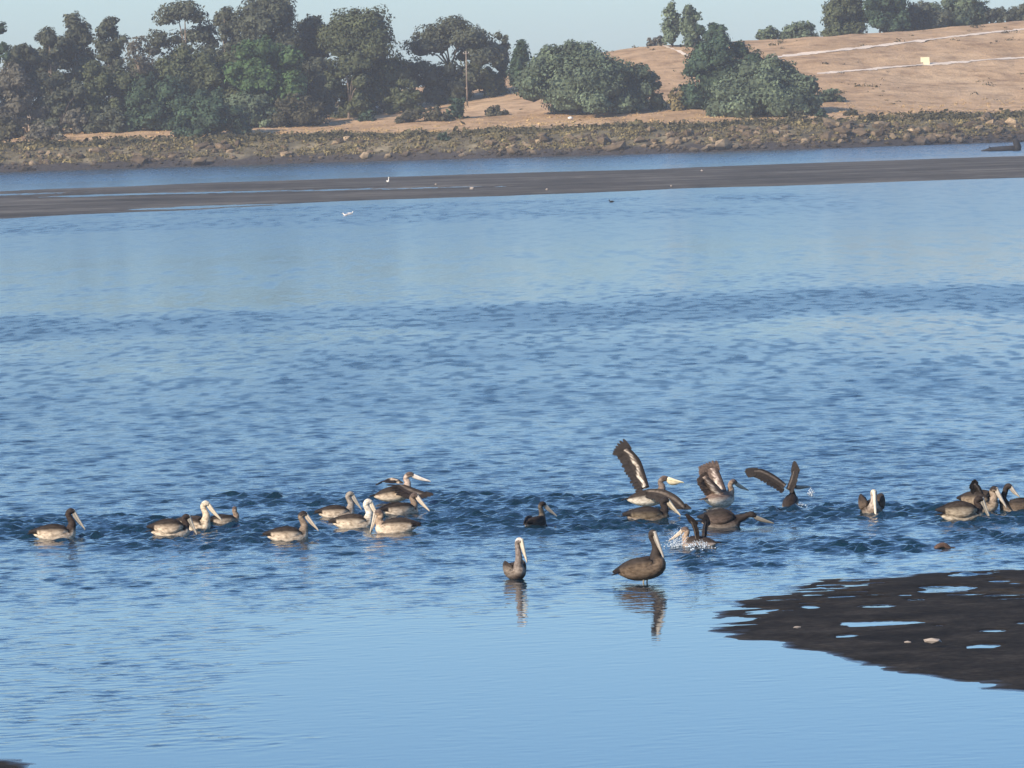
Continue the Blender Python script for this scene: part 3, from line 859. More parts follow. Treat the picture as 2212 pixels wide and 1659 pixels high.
# trees on top of the hill
HT = 'trees on the hilltop'
tree('tree', 'left half of the tall twin-topped green tree on the hill crest', 'tree', 1426, 1478, 2, base=101, form='tall', mat='bush', group=HT)
tree('tree', 'right half of the tall twin-topped green tree on the hill crest', 'tree', 1466, 1524, 8, base=101, form='tall', mat='bush', group=HT)
tree('tree', 'small round tree just right of the twin-topped tree on the crest', 'tree', 1508, 1573, 40, base=101, form='mass', mat='dark', group=HT)
tree('tree', 'pale grey low tree left of the twin-topped tree on the crest', 'tree', 1402, 1440, 72, s=215, form='mass', mat='grey', leaf=.48, group=HT)
tree('tree', 'small low round tree on the crest above the dark bush', 'tree', 1634, 1700, 54, s=200, form='dome', mat='bush', group=HT)
tree('tree', 'broad low round tree on the crest left of the right-hand grove', 'tree', 1684, 1780, 45, s=200, form='dome', mat='bush', group=HT)
tree('tree', 'open-crowned dark tree at the left end of the right-hand crest grove', 'tree', 1782, 1880, -14, s=205, form='gum', mat='gum_olive', group=HT)
tree('tree', 'tallest dark tree of the right-hand crest grove, top out of the photo', 'tree', 1846, 1962, -30, s=200, form='mass', mat='dark', group=HT)
tree('tree', 'greyer middle tree of the right-hand crest grove', 'tree', 1926, 2056, 0, s=205, form='mass', mat='gum', group=HT)
tree('tree', 'wide grey-green tree at the right end of the crest grove', 'tree', 2008, 2146, -20, s=205, form='mass', mat='bush', group=HT)
tree('tree', 'small isolated round tree on the crest right of the grove', 'tree', 2130, 2188, 12, s=200, form='mass', mat='gum', leaf=.48, group=HT)
tree('tree', 'small dark tree on the crest cut by the right photo edge', 'tree', 2180, 2250, 4, s=200, form='mass', mat='gum', leaf=.48, group=HT)
tree('shrub', 'low olive shrub at the left foot of the crest grove', 'shrub', 1776, 1852, 48, s=196, form='dome', mat='gum_olive', leaf=.48, group=HT)

# small shrubs on the slope and along the bank
SS_ = 'small shrubs on the far shore'
for (lab, x0, x1, yt, yb, mt) in [
    ('round dark shrub standing alone below the gravel strip', 772, 812, 235, 262, 'dark'),
    ('brown shrub at the left end of the shrub line below the dirt slope', 852, 918, 228, 264, 'shrub'),
    ('brown shrub in the middle of the line below the dirt slope', 908, 970, 226, 262, 'shrub'),
    ('taller dark green shrub at the right end of the line below the slope', 962, 1016, 200, 258, 'dark'),
    ('low dark shrub at the left foot of the largest bush', 1042, 1100, 227, 250, 'shrub'),
    ('tiny olive shrub at the lower right corner of the greener front bush', 1700, 1748, 238, 256, 'shrub'),
    ('small dark shrub on the bank right of the greener front bush', 1760, 1792, 234, 254, 'dark'),
    ('small brown shrub on the bank at the foot of the bare hill', 1822, 1856, 234, 250, 'shrub'),
    ('low brown shrub lying above the pale rocks on the right', 1866, 1902, 246, 260, 'shrub'),
    ('dark low shrub on the rocky bank below the middle of the gap', 942, 975, 286, 304, 'dark'),
    ('rusty red-brown dry shrub at the foot of the gums', 754, 790, 196, 226, 'rust')]:
    tree('shrub', lab, 'shrub', x0, x1, yt, base=yb, form='dome', mat=mt, leaf=.5, cover=1.1, core=.7, group=SS_)

tree('shrub', 'dark low shrub under the gums left of the utility pole', 'shrub', 828, 925, 168, s=86, form='dome', mat='gum_olive', group=ML)

# ------------------------------------------------------------------ riprap
def rock_mesh(seed):
    r = np.random.default_rng(seed)
    phi = (1 + 5 ** .5) / 2
    V = np.array([(-1, phi, 0), (1, phi, 0), (-1, -phi, 0), (1, -phi, 0), (0, -1, phi), (0, 1, phi), (0, -1, -phi), (0, 1, -phi), (phi, 0, -1), (phi, 0, 1), (-phi, 0, -1), (-phi, 0, 1)]) / 1.9
    V = V * r.uniform(0.62, 1.15, (12, 1)) * np.array([1.2, .9, .72])
    Fc = [(0, 11, 5), (0, 5, 1), (0, 1, 7), (0, 7, 10), (0, 10, 11), (1, 5, 9), (5, 11, 4), (11, 10, 2), (10, 7, 6), (7, 1, 8), (3, 9, 4), (3, 4, 2), (3, 2, 6), (3, 6, 8), (3, 8, 9), (4, 9, 5), (2, 4, 11), (6, 2, 10), (8, 6, 7), (9, 8, 1)]
    return V, np.array(Fc)
RM = [mesh_np('rock', *rock_mesh(300 + i), MAT['stone'], False) for i in range(9)]
rr = np.random.default_rng(77)
spots = []
for i in range(2600):
    px = rr.uniform(-140, 2350); s = rr.uniform(0.6, 15.5) * (0.75 + 0.3 * vnoise(px / 120., 0., 9))
    d = float(fbm(px / 60.0, s / 4.0, 14))
    if d < 0.50 and rr.uniform() < .8: continue
    size = float(np.exp(rr.normal(-1.0, 0.5)))
    if px > 1300: size *= 1.2
    spots.append((size, px, s))
spots.sort(reverse=True)
for (size, px, s) in spots[:290]:
    p = ground_at(px, s)
    o = obj('rock', RM[int(rr.integers(9))], ground, (p.x, p.y, p.z + size * 0.18))
    o.rotation_euler = (rr.uniform(-.4, .4), rr.uniform(-.4, .4), rr.uniform(0, 6.28)); o.scale = (size * 1.15, size, size)
# the smaller stones between them
Vs, Fs, b0 = [], [], 0
for (size, px, s) in spots[290:]:
    p = ground_at(px, s); V, Fc = rock_mesh(int(rr.integers(9)) + 300)
    a = rr.uniform(0, 6.28); R = np.array([[math.cos(a), -math.sin(a), 0], [math.sin(a), math.cos(a), 0], [0, 0, 1]])
    Vs.append(V @ R.T * size + np.array([p.x, p.y, p.z + size * .15])); Fs.append(Fc + b0); b0 += len(V)
rub = obj('rubble', mesh_np('rubble', np.concatenate(Vs), np.concatenate(Fs), MAT['stone'], False), ground)
tag(rub, 'small broken stones packed between the larger bank rocks', kind='stuff')

# scrub and dry grass along the bank (nobody could count it)
def tufts(name, label, cat, n, xr, sfun, size, mat, seed, dens=None):
    r = np.random.default_rng(seed)
    px = r.uniform(xr[0], xr[1], n); s = sfun(r, n, px)
    if dens is not None:
        k = dens(px, s, r); px = px[k]; s = s[k]
    D = shore_d(px) + s; x = (px - W_ / 2) / FPX * D
    z = terrain_z(x, D)
    m = 14; C = np.repeat(np.stack([x, D, z], 1), m, 0)
    sc = np.repeat(size * np.exp(r.normal(0, .35, len(x))), m)
    d = r.normal(size=C.shape); d[:, 2] = np.abs(d[:, 2])
    C = C + d * sc[:, None] * np.array([.75, .6, .42])
    nn = d + r.normal(size=C.shape) * .6; nn /= np.linalg.norm(nn, axis=1)[:, None]
    V, Fc = leaf_quads(C, nn, sc * r.uniform(.25, .5, len(C)), r)
    T = np.repeat(np.clip(np.repeat(r.uniform(.1, .9, len(x)), m) + r.uniform(-.2, .2, len(C)), 0, 1), 4)
    o = obj(name, mesh_np(name, V, Fc, MAT[mat], False, fattr={'tone': T}))
    return tag(o, label, cat, kind='stuff')
tufts('bank_scrub', 'dark olive salt scrub along the top of the rocky bank', 'scrub', 5200, (-150, 2360),
      lambda r, n, px: r.normal(20.5, 2.6, n) + 4 * (vnoise(px / 90., 3., 5) - .5), 0.6, 'scrub', 401,
      lambda px, s, r: r.uniform(size=len(px)) < 1.6 * fbm(px / 70., s / 12., 6) - .25)
tufts('bank_weeds', 'olive weeds growing between the bank rocks', 'weeds', 7500, (-150, 2360),
      lambda r, n, px: r.uniform(4, 18, n), .4, 'yellow', 411,
      lambda px, s, r: r.uniform(size=len(px)) < 2.2 * fbm(px / 40., s / 6., 16) - .65)
tufts('dry_grass', 'straw-coloured dry grass between scrub and bushes', 'grass', 2600, (-150, 2360),
      lambda r, n, px: 26 + 40 * r.uniform(0, 1, n) ** 2, .2, 'straw', 421)

tufts('hill_weeds', 'sparse brown weeds dotted over the bare hillside', 'weeds', 420, (1120, 2340),
      lambda r, n, px: r.uniform(62, 180, n), .42, 'scrub', 441,
      lambda px, s, r: r.uniform(size=len(px)) < 2.4 * fbm(px / 80., s / 30., 26) - .8)

# ------------------------------------------------------------------ utility pole, shed, post, board, white stone
g = ground_at(1010, 97)
kk = g.y / FPX
up = thing('utility_pole', 'weathered timber utility pole in front of the round gum', 'pole', g)
h = at_d(1011, 110, g.y).z - g.z
mb = MB(); tube(mb, [(0, 0, -.5), (.03, 0, h * .5), (.06, 0, h)], [.17, .15, .13], 10); obj('pole', mb.mesh('pole', MAT['bark']), up)
mb = MB(); tube(mb, [(-.55, 0, h - .5), (.65, 0, h - .48)], [.09, .09], 6); obj('crossarm', mb.mesh('crossarm', MAT['bark']), up)
for xx in (-.45, .55):
    mb = MB(); tube(mb, [(xx, 0, h - .42), (xx, 0, h - .3), (xx, 0, h - .2)], [.05, .07, .03], 6); obj('insulator', mb.mesh('insulator', MAT['white_paint']), up)
g = on_ground(862, 204)
up = thing('tree_stake', 'thin grey post under the flat-topped gum left of the utility pole', 'post', g)
mb = MB(); tube(mb, [(0, 0, -.3), (0, 0, 1.6), (.03, 0, 3.0)], [.2, .18, .16], 8); obj('shaft', mb.mesh('shaft', MAT['bark']), up)
mb = MB(); tube(mb, [(.03, 0, 3.0), (.03, 0, 3.12)], [.2, .1], 8); obj('cap', mb.mesh('cap', MAT['bark']), up)

g = on_ground(84, 266)
sh = thing('shed', 'low pale-roofed shed half hidden by shrubs on the left shore', 'shed', g)
k = g.y / FPX
w = 26 * k; zt = at_d(84, 236, g.y).z - g.z
def boxv(x0, x1, y0, y1, z0, z1):
    return [(x0, y0, z0), (x1, y0, z0), (x1, y1, z0), (x0, y1, z0), (x0, y0, z1), (x1, y0, z1), (x1, y1, z1), (x0, y1, z1)]
BF = [(0, 3, 2, 1), (4, 5, 6, 7), (0, 1, 5, 4), (1, 2, 6, 5), (2, 3, 7, 6), (3, 0, 4, 7)]
mb = MB(); mb.add(boxv(-w, w, -1.6, 1.6, -.3, zt * .72), BF); obj('wall', mb.mesh('wall', MAT['shed_wall'], False), sh)
mb = MB()
V, Fc = [], []
for i in range(9):
    a = math.pi * i / 8
    V += [(-math.cos(a) * (w + .25), -1.9, zt * .72 + math.sin(a) * zt * .3), (-math.cos(a) * (w + .25), 1.9, zt * .72 + math.sin(a) * zt * .3)]
for i in range(8): Fc.append((2 * i, 2 * i + 2, 2 * i + 3, 2 * i + 1))
Fc.append(tuple(range(0, 18, 2))[::-1]); Fc.append(tuple(range(1, 18, 2))); Fc.append((0, 1, 17, 16))
mb.add(V, Fc); obj('roof', mb.mesh('roof', MAT['shed_roof'], False), sh)
mb = MB(); mb.add(boxv(-.5, .5, -1.66, -1.602, -.1, zt * .62), BF); obj('door', mb.mesh('door', MAT['bark_dark'], False), sh)
g = on_ground(131, 258)
wp = thing('post', 'short white post right of the pale shed', 'post', g)
zt = at_d(131, 227, g.y).z - g.z
mb = MB(); tube(mb, [(0, 0, -.3), (0, 0, zt * .5), (0.04, 0, zt)], [.3, .3, .26], 8); obj('shaft', mb.mesh('shaft', MAT['white_paint']), wp)
mb = MB(); tube(mb, [(0.04, 0, zt), (0.04, 0, zt + .2)], [.34, .15], 8); obj('cap', mb.mesh('cap', MAT['white_paint']), wp)

g = on_ground(1999, 141)
sg = thing('signboard', 'pale yellow signboard beside the lower trail on the bare hill', 'sign', g)
k = g.y / FPX
mb = MB(); mb.add(boxv(-10 * k, 9 * k, -.06, .06, 6 * k, 17 * k), BF); obj('board', mb.mesh('board', MAT['sign'], False), sg)
mb = MB(); mb.add(boxv(-4.5 * k, 9.5 * k, -.12, -.063, 1 * k, 7 * k), BF); obj('lower_board', mb.mesh('lower_board', MAT['sign'], False), sg)
for xx in (-5 * k, 8 * k):
    mb = MB(); mb.add(boxv(xx - .08, xx + .08, .063, .2, -.4, 16 * k), BF); obj('post', mb.mesh('post', MAT['post'], False), sg)

V, Fc = rock_mesh(900)
g = on_ground(1232, 259)
st = obj('white_rock', mesh_np('white_rock', V * np.array([.6, .5, .5]), Fc, MAT['white_stone'], True), None, (g.x, g.y, g.z + .35))
tag(st, 'single white rock on the grass below the largest bush', 'rock')
# pale stones lying on the mud bank
for (px, py, sz, lab) in [(1020, 411, .22, 'pale upright stone near the middle of the far mud bank'), (942, 402, .13, 'small grey stone left of the pale upright one on the mud bank'),
                          (1181, 413, .14, 'small pale stone at the water edge of the far mud bank, right of centre'), (1516, 372, .15, 'small tan stone on the upper part of the far mud bank'),
                          (1450, 405, .12, 'little pale stone on the far mud bank right of the dark duck'),
                          (2013, 1402, .075, 'tan stone beside the long puddle on the near mudflat'), (1961, 1402, .035, 'tiny tan stone left of the tan one on the near mudflat'),
                          (1722, 1369, .035, 'tiny white shell-like stone near the left tip of the near mudflat')]:
    p = at(px, py); V, Fc = rock_mesh(int(px))
    o = obj('stone', mesh_np('stone', V * sz * (np.array([1.6, 1, .8]) if sz < .1 else np.array([1, .9, 1.3])), Fc, MAT['post'], False), None, (p.x, p.y, (.1 + sz * .5) if sz > .1 else .07 + sz * .5))
    tag(o, lab, 'stone')

# driftwood
p = at(2162, 326)
k = p.y / FPX
dw = thing('driftwood_log', 'black driftwood log with upturned root end off the mud bank', 'driftwood', p)
mb = MB(); tube(mb, [(-42 * k, 0, .1), (-30 * k, .1, 3 * k), (-22 * k, .1, 4 * k), (0, 0, 4.5 * k), (20 * k, 0, 5 * k), (38 * k, 0, 5 * k)], [.08, .18, .32, .4, .42, .4], 9); obj('trunk', mb.mesh('trunk', MAT['driftwood']), dw)
mb = MB(); tube(mb, [(35 * k, 0, 0), (36 * k, 0, 10 * k), (33 * k, 0, 19 * k), (30 * k, 0, 26 * k)], [.6, .55, .5, .34], 8); tube(mb, [(36 * k, .1, 10 * k), (38 * k, .2, 22 * k)], [.45, .2], 6); tube(mb, [(36 * k, .1, 5 * k), (42 * k, -.2, 9 * k)], [.5, .3], 6); obj('root_plate', mb.mesh('root_plate', MAT['driftwood']), dw)
mb = MB(); tube(mb, [(-20 * k, 0, 5 * k), (-26 * k, -.4, 10 * k)], [.15, .05], 5); obj('branch_stub', mb.mesh('branch_stub', MAT['driftwood']), dw)

# ================================================================== BIRDS
def catmull(P, m=4):
    P = np.asarray(P, float)
    Q = np.vstack([2 * P[0] - P[1], P, 2 * P[-1] - P[-2]])
    out = []
    for i in range(1, len(Q) - 2):
        for k in range(m):
            t = k / m
            a, b, c, d = Q[i - 1], Q[i], Q[i + 1], Q[i + 2]
            out.append(0.5 * ((2 * b) + (-a + c) * t + (2 * a - 5 * b + 4 * c - d) * t * t + (-a + 3 * b - 3 * c + d) * t ** 3))
    out.append(Q[-2])
    return np.array(out)

def loft(mb, pts, rad, colf, seg=12, m=4, side0=(0, 1, 0)):
    """skin around a curve; colf(u, a) gives the plumage colour, u along the curve 0..len-1, a the angle (90 deg = back)"""
    pts = catmull(pts, m); rad = np.maximum(catmull(rad, m), 0.002)
    n = len(pts)
    V, C = [], []
    side = np.array(side0, float)
    for i in range(n):
        t = pts[min(i + 1, n - 1)] - pts[max(i - 1, 0)]; t /= np.linalg.norm(t) + 1e-9
        side = side - t * (side @ t); side /= np.linalg.norm(side) + 1e-9
        nr_ = np.cross(t, side)
        for k in range(seg):
            a = 2 * math.pi * k / seg
            V.append(pts[i] + side * math.cos(a) * rad[i][0] + nr_ * math.sin(a) * rad[i][1])
            C.append(colf(i / m, a))
    Fc = [(i * seg + k, i * seg + (k + 1) % seg, (i + 1) * seg + (k + 1) % seg, (i + 1) * seg + k) for i in range(n - 1) for k in range(seg)]
    b = len(V); V.append(pts[0]); C.append(colf(0, 0)); V.append(pts[-1]); C.append(colf((n - 1) / m, 0))
    for k in range(seg):
        Fc.append((b, (k + 1) % seg, k)); Fc.append((b + 1, (n - 1) * seg + k, (n - 1) * seg + (k + 1) % seg))
    mb.add(V, Fc, C)

def lerp3(a, b, t): return tuple(a[i] * (1 - t) + b[i] * t for i in range(3))

PAL = {
    'young': dict(neck=(.045, .032, .026), crown=(.035, .026, .022), back=(.032, .024, .019), flank=(.78, .64, .48), belly=(.80, .74, .62), flight=(.020, .016, .015), bill=(.46, .42, .34), under=(.30, .26, .22)),
    'pale': dict(neck=(.60, .50, .36), crown=(.62, .56, .44), back=(.040, .030, .023), flank=(.80, .67, .50), belly=(.74, .68, .56), flight=(.022, .017, .015), bill=(.62, .54, .40), under=(.36, .31, .25)),
    'tan': dict(neck=(.36, .27, .19), crown=(.12, .09, .075), back=(.036, .027, .021), flank=(.78, .64, .48), belly=(.78, .70, .56), flight=(.020, .016, .015), bill=(.60, .52, .40), under=(.32, .27, .22)),
    'dark': dict(neck=(.034, .026, .022), crown=(.025, .020, .018), back=(.030, .023, .019), flank=(.15, .115, .085), belly=(.50, .44, .36), flight=(.018, .015, .014), bill=(.42, .38, .31), under=(.22, .19, .16)),
}

# neck and head curves (x forward, z up) from breast to brow
NECKS = {
    'rest': [(.25, .16), (.275, .26), (.235, .36), (.215, .425), (.26, .47), (.325, .455)],
    'low': [(.24, .15), (.265, .21), (.235, .27), (.225, .315), (.27, .355), (.335, .34)],
    'tall': [(.22, .17), (.255, .31), (.215, .45), (.20, .545), (.245, .595), (.31, .585)],
    'reach': [(.28, .14), (.38, .17), (.45, .20), (.50, .22), (.55, .21), (.61, .18)],
    'fly': [(.26, .16), (.29, .25), (.27, .32), (.30, .375), (.36, .395), (.43, .375)],
    'tucked': [(.22, .20), (.26, .31), (.255, .41), (.235, .49), (.275, .535), (.335, .515)],
    'upright': [(.22, .20), (.235, .32), (.195, .42), (.185, .50), (.235, .54), (.30, .525)],
}
EYE = None
def eye_mesh():
    global EYE
    if EYE is None:
        mb = MB()
        loft(mb, [(0, -.008, 0), (0, -.004, 0), (0, .004, 0), (0, .008, 0)], [(.002, .002), (.007, .007), (.007, .007), (.002, .002)], lambda u, a: (.01, .01, .01), 6, 1, (1, 0, 0))
        EYE = mb.mesh('eye', MAT['bill'])
    return EYE

def open_wing(root, name, st, pal, nfeather=8, pale_line=False, span_dir=1, fl=0.26, spread=40):
    """st: list of (leading point, trailing point) from shoulder to wrist/tip, local metres.
    A covert panel with thickness, then a row of flight feathers behind it and fingered primaries at the tip."""
    L = catmull([s[0] for s in st], 4); T = catmull([s[1] for s in st], 4)
    n = len(L); nc_ = 9
    mb = MB(); V, C = [], []
    for sgn in (1, -1):
        for i in range(n):
            sp = L[min(i + 1, n - 1)] - L[max(i - 1, 0)]; ch = T[i] - L[i]
            nm = np.cross(sp, ch); nm /= np.linalg.norm(nm) + 1e-9
            u = i / (n - 1)
            for j in range(nc_):
                c = j / (nc_ - 1)
                thick = (0.022 * (1 - u) + .008) * math.sin(math.pi * (0.12 + 0.86 * c)) + .002
                camber = 0.05 * np.linalg.norm(ch) * math.sin(math.pi * c)
                V.append(L[i] + ch * c * 0.62 + nm * (camber + sgn * thick))
                base = lerp3(pal['back'], pal['flight'], u) if c < .55 else lerp3(pal['flight'], pal['back'], .3)
                if pale_line and (.45 < c + .1 * math.sin(17 * u) < .7 - .15 * u): base = lerp3(pal['flank'], pal['under'], min(1, .25 + .5 * u + .25 * math.sin(41 * u)))
                elif .25 < c < .6: base = lerp3(base, pal['under'], .35)
                C.append(base)
    Fc = []
    m_ = n * nc_
    for i in range(n - 1):
        for j in range(nc_ - 1):
            a = i * nc_ + j
            Fc.append((a, a + 1, a + nc_ + 1, a + nc_)); Fc.append((m_ + a, m_ + a + nc_, m_ + a + nc_ + 1, m_ + a + 1))
        for j in (0, nc_ - 1):
            a = i * nc_ + j
            Fc.append((a, a + nc_, m_ + a + nc_, m_ + a))
    for i in (0, n - 1):
        for j in range(nc_ - 1):
            a = i * nc_ + j
            Fc.append((a, a + 1, m_ + a + 1, m_ + a))
    mb.add(V, Fc, C)
    w = obj(name, mb.mesh(name, MAT['plumage'], True), root)
    # secondaries
    mb = MB()
    def blade(p0, p1, wd, nm, col):
        d = p1 - p0; ln = np.linalg.norm(d) + 1e-9; t = d / ln
        s = np.cross(nm, t); s /= np.linalg.norm(s) + 1e-9
        th = nm * .003
        prof = [(0, .7), (.35, 1.0), (.75, .95), (.93, .6), (1, .08)]
        Vv, Cc = [], []
        for (q, ww) in prof:
            for e in (-1, 1):
                for h in (1, -1):
                    Vv.append(p0 + d * q + s * wd * ww * e + th * h); Cc.append(lerp3(col, pal['back'], 0.5 * (e > 0)))
        Ff = []
        for i in range(len(prof) - 1):
            a = i * 4
            Ff += [(a, a + 4, a + 6, a + 2), (a + 1, a + 3, a + 7, a + 5), (a, a + 1, a + 5, a + 4), (a + 2, a + 6, a + 7, a + 3)]
        return Vv, Ff, Cc
    r = np.random.default_rng(int(abs(L[0][0] * 1e4)) + n)
    ns = max(9, int(np.sum(np.linalg.norm(np.diff(L, axis=0), axis=1)) / .055))
    for q in range(ns):
        u = q / (ns - 1) * (n - 1); i = min(int(u), n - 2); f = u - i
        l = L[i] * (1 - f) + L[i + 1] * f; t = T[i] * (1 - f) + T[i + 1] * f
        sp = L[i + 1] - L[i]; ch = t - l
        nm = np.cross(sp, ch); nm /= np.linalg.norm(nm) + 1e-9
        mb.add(*blade(l + ch * .5 + nm * .004 * (q % 2), l + ch * r.uniform(.95, 1.06), .036, nm, pal['flight']))
    obj('flight_feathers', mb.mesh('flight_feathers', MAT['plumage'], False), w)
    # primaries fan out at the tip
    sp = L[-1] - L[-3]; sp /= np.linalg.norm(sp) + 1e-9
    ch = T[-1] - L[-1]; cl = np.linalg.norm(ch); chn = ch / (cl + 1e-9)
    nm = np.cross(sp, chn); nm /= np.linalg.norm(nm) + 1e-9
    for q in range(nfeather):
        f = q / (nfeather - 1)
        ang = math.radians(-5 + spread * f)
        d = sp * math.cos(ang) + chn * math.sin(ang)
        mb = MB()
        p0 = L[-1] + ch * .75 * f - sp * .05 + nm * (.003 * q)
        mb.add(*blade(p0, p0 + d * fl * (1 - .45 * f) * (1.0 if q else .9), .030, nm, pal['flight']))
        obj('feather', mb.mesh('feather', MAT['plumage'], False), w)
    return w

def pelican(label, px, py, yaw=0.0, neck='rest', bill=-58, pal='young', size=1.0, wings='folded', body_pitch=0.0, lift=0.0,
            head_yaw=0.0, bill_len=.36, bill_fat=1.0, stand=False, tuck=False, open_=None, squash=1.0, group='pelicans gathered on the water', pitch_pt=None):
    """yaw: degrees, 0 = facing right in the picture, positive turns away from the camera"""
    P = PAL[pal] if isinstance(pal, str) else pal
    p = at(px, py)
    root = thing('pelican', label, 'pelican', (p.x, p.y, 0), math.radians(yaw), group)
    S = size
    bp = math.radians(body_pitch)
    def tf(q):      # pitch the trunk about its middle, then lift
        x, y, z = q
        if bp:
            x, z = x * math.cos(bp) - (z - .08) * math.sin(bp), x * math.sin(bp) + (z - .08) * math.cos(bp) + .08
        return (x * S, y * S, (z + lift) * S)
    trunk = [(-.40, 0, .10), (-.33, 0, .095), (-.20, 0, .085), (-.04, 0, .075), (.11, 0, .075), (.21, 0, .095)]
    tr = [(.020, .015), (.085, .06), (.145, .125), (.17, .158), (.16, .16), (.125, .14)]
    nk = NECKS[neck]
    hy = math.radians(head_yaw)
    npts, nrad = [], []
    nr0 = [(.085, .09), (.058, .066), (.047, .052), (.047, .052), (.054, .056), (.034, .036)]
    for i, (x, z) in enumerate(nk):
        yy = 0.0
        if hy and i >= 3:
            bx = nk[3][0]
            dx = x - bx
            x = bx + dx * math.cos(hy); yy = dx * math.sin(hy)
        npts.append((x, yy, z)); nrad.append(nr0[i])
    pts = [tf(q) for q in trunk + npts]; rad = [(a * S, b * S * (squash if i < 6 else 1)) for i, (a, b) in enumerate(tr + nrad)]
    def colf(u, a):
        s = math.sin(a)
        if u < 5.2:
            if s > .25: return P['back']
            if s > -.15: return lerp3(P['flank'], P['back'], (s + .15) / .4)
            return lerp3(P['belly'], P['flank'], (s + 1) / .85)
        if u < 6.4: return lerp3(P['back'] if s > 0 else P['flank'], P['neck'], (u - 5.2) / 1.2)
        if u < 9.2: return lerp3(P['neck'], P['crown'], .35 if s > .5 else 0)
        return P['crown'] if s > -.1 else P['neck']
    mb = MB(); loft(mb, pts, rad, colf, 14, 4)
    obj('body', mb.mesh('body', MAT['plumage']), root)
    # tail
    mb = MB()
    loft(mb, [tf((-.34, 0, .115)), tf((-.42, 0, .115)), tf((-.50, 0, .10))], [(.05 * S, .02 * S), (.065 * S, .014 * S), (.045 * S, .006 * S)], lambda u, a: P['flight'], 8, 3)
    obj('tail', mb.mesh('tail', MAT['plumage']), root)
    # bill
    hx, hyy, hz = npts[-1]
    b = math.radians(bill)
    fx, fy = math.cos(hy), math.sin(hy)
    def bpnt(d, dn):
        return tf((hx + (math.cos(b) * d + math.sin(b) * dn) * fx, hyy + (math.cos(b) * d + math.sin(b) * dn) * fy, hz + math.sin(b) * d - math.cos(b) * dn))
    bf = bill_fat
    mb = MB()
    loft(mb, [bpnt(-.035, 0), bpnt(0, 0), bpnt(bill_len * .5, .004), bpnt(bill_len * .9, .003), bpnt(bill_len, .012)],
         [(.032 * S, .028 * S), (.030 * S * bf, .026 * S * bf), (.023 * S * bf, .017 * S * bf), (.017 * S, .012 * S), (.006 * S, .007 * S)],
         lambda u, a: P['bill'], 9, 3, (-fy, fx, 0))
    bl = obj('bill', mb.mesh('bill', MAT['bill']), root)
    mb = MB()
    pc = lerp3(P['bill'], P['neck'], .35)
    loft(mb, [bpnt(-.03, .022), bpnt(.05, .034 * bf), bpnt(bill_len * .45, .030 * bf), bpnt(bill_len * .75, .018), bpnt(bill_len * .95, .010)],
         [(.026 * S, .022 * S), (.026 * S * bf, .030 * S * bf), (.020 * S * bf, .026 * S * bf), (.013 * S, .014 * S), (.005 * S, .005 * S)],
         lambda u, a: pc, 8, 3, (-fy, fx, 0))
    obj('pouch', mb.mesh('pouch', MAT['bill']), bl)
    # eyes
    ex, ey, ez = npts[-2]
    for sg_ in (-1, 1):
        e = obj('eye', eye_mesh(), root)
        q = tf((ex + .03 * fx - sg_ * .040 * fy, ey + .03 * fy + sg_ * .040 * fx, ez + .012)); e.location = q; e.scale = (S, S, S)
    # folded wings
    for sg_ in (-1, 1):
        if wings == 'open' or (wings == 'half' and sg_ == 1): continue
        mb = MB()
        wp_ = [(.20, sg_ * .095, .135), (.09, sg_ * .138, .140), (-.06, sg_ * .142, .138), (-.22, sg_ * .110, .140), (-.36, sg_ * .058, .145), (-.47, sg_ * .028, .140)]
        wr = [(.020, .035), (.034, .092), (.038, .115), (.036, .092), (.026, .048), (.010, .016)]
        if wings == 'loose': wp_ = [(x, y * 1.15, z + .05 - .03 * i * 0) for i, (x, y, z) in enumerate(wp_)]; wr = [(a * 1.3, c * 1.2) for a, c in wr]
        def wcol(u, a, sg_=sg_):
            s = -math.sin(a)      # the curve runs tailwards, so its upper side is at 270 degrees
            if u > 3.6: return P['flight']
            if s > .25: return P['back']
            if s > -.2: return lerp3(P['flank'], P['back'], (s + .2) / .45)
            return lerp3(P['flank'], P['back'], .28 * (math.sin(u * 11 + 3 * s) > 0.2))
        loft(mb, [tf(q) for q in wp_], [(a * S, c * S) for a, c in wr], wcol, 12, 4, (0, 1, 0))
        obj('wing', mb.mesh('wing', MAT['plumage']), root)
    if stand:
        for sg_ in (-1, 1):
            mb = MB()
            q0 = tf((-.02, sg_ * .06, -.02))
            lp = [q0, (q0[0] + .015, q0[1], q0[2] * .5), (q0[0] - .005, q0[1], -.10)]
            loft(mb, lp, [(.022, .024), (.012, .013), (.012, .012)], lambda u, a: (.30, .26, .18), 8, 3, (0, 1, 0))
            lg = obj('leg', mb.mesh('leg', MAT['bill']), root)
            mb = MB(); x, y = q0[0] - .005, q0[1]
            mb.add([(x - .03, y, -.10), (x + .10, y - .05, -.108), (x + .12, y, -.106), (x + .10, y + .05, -.108), (x, y, -.085), (x + .1, y, -.1)],
                   [(0, 1, 4), (1, 2, 5, 4), (2, 3, 5), (3, 0, 4, 5), (0, 3, 2, 1)], [(.12, .11, .10)] * 6)
            obj('foot', mb.mesh('foot', MAT['bill'], False), lg)
    if open_:
        k = p.y / FPX
        for (nm_, st, kw) in open_:
            S2 = []
            for (lx, ly, ld), (tx, ty, td) in st:
                S2.append((np.array([(lx - px) * k, ld, (py - ly) * k]), np.array([(tx - px) * k, td, (py - ty) * k])))
            if yaw:
                c_, s_ = math.cos(-math.radians(yaw)), math.sin(-math.radians(yaw))
                Rz = np.array([[c_, -s_, 0], [s_, c_, 0], [0, 0, 1]])
                S2 = [(Rz @ a, Rz @ b_) for a, b_ in S2]
            open_wing(root, nm_, S2, P, **kw)
    return root

# left edge
pelican('dark-necked pelican floating alone at the far left', 122, 1164, 3, 'rest', -60, 'young', 1.0)
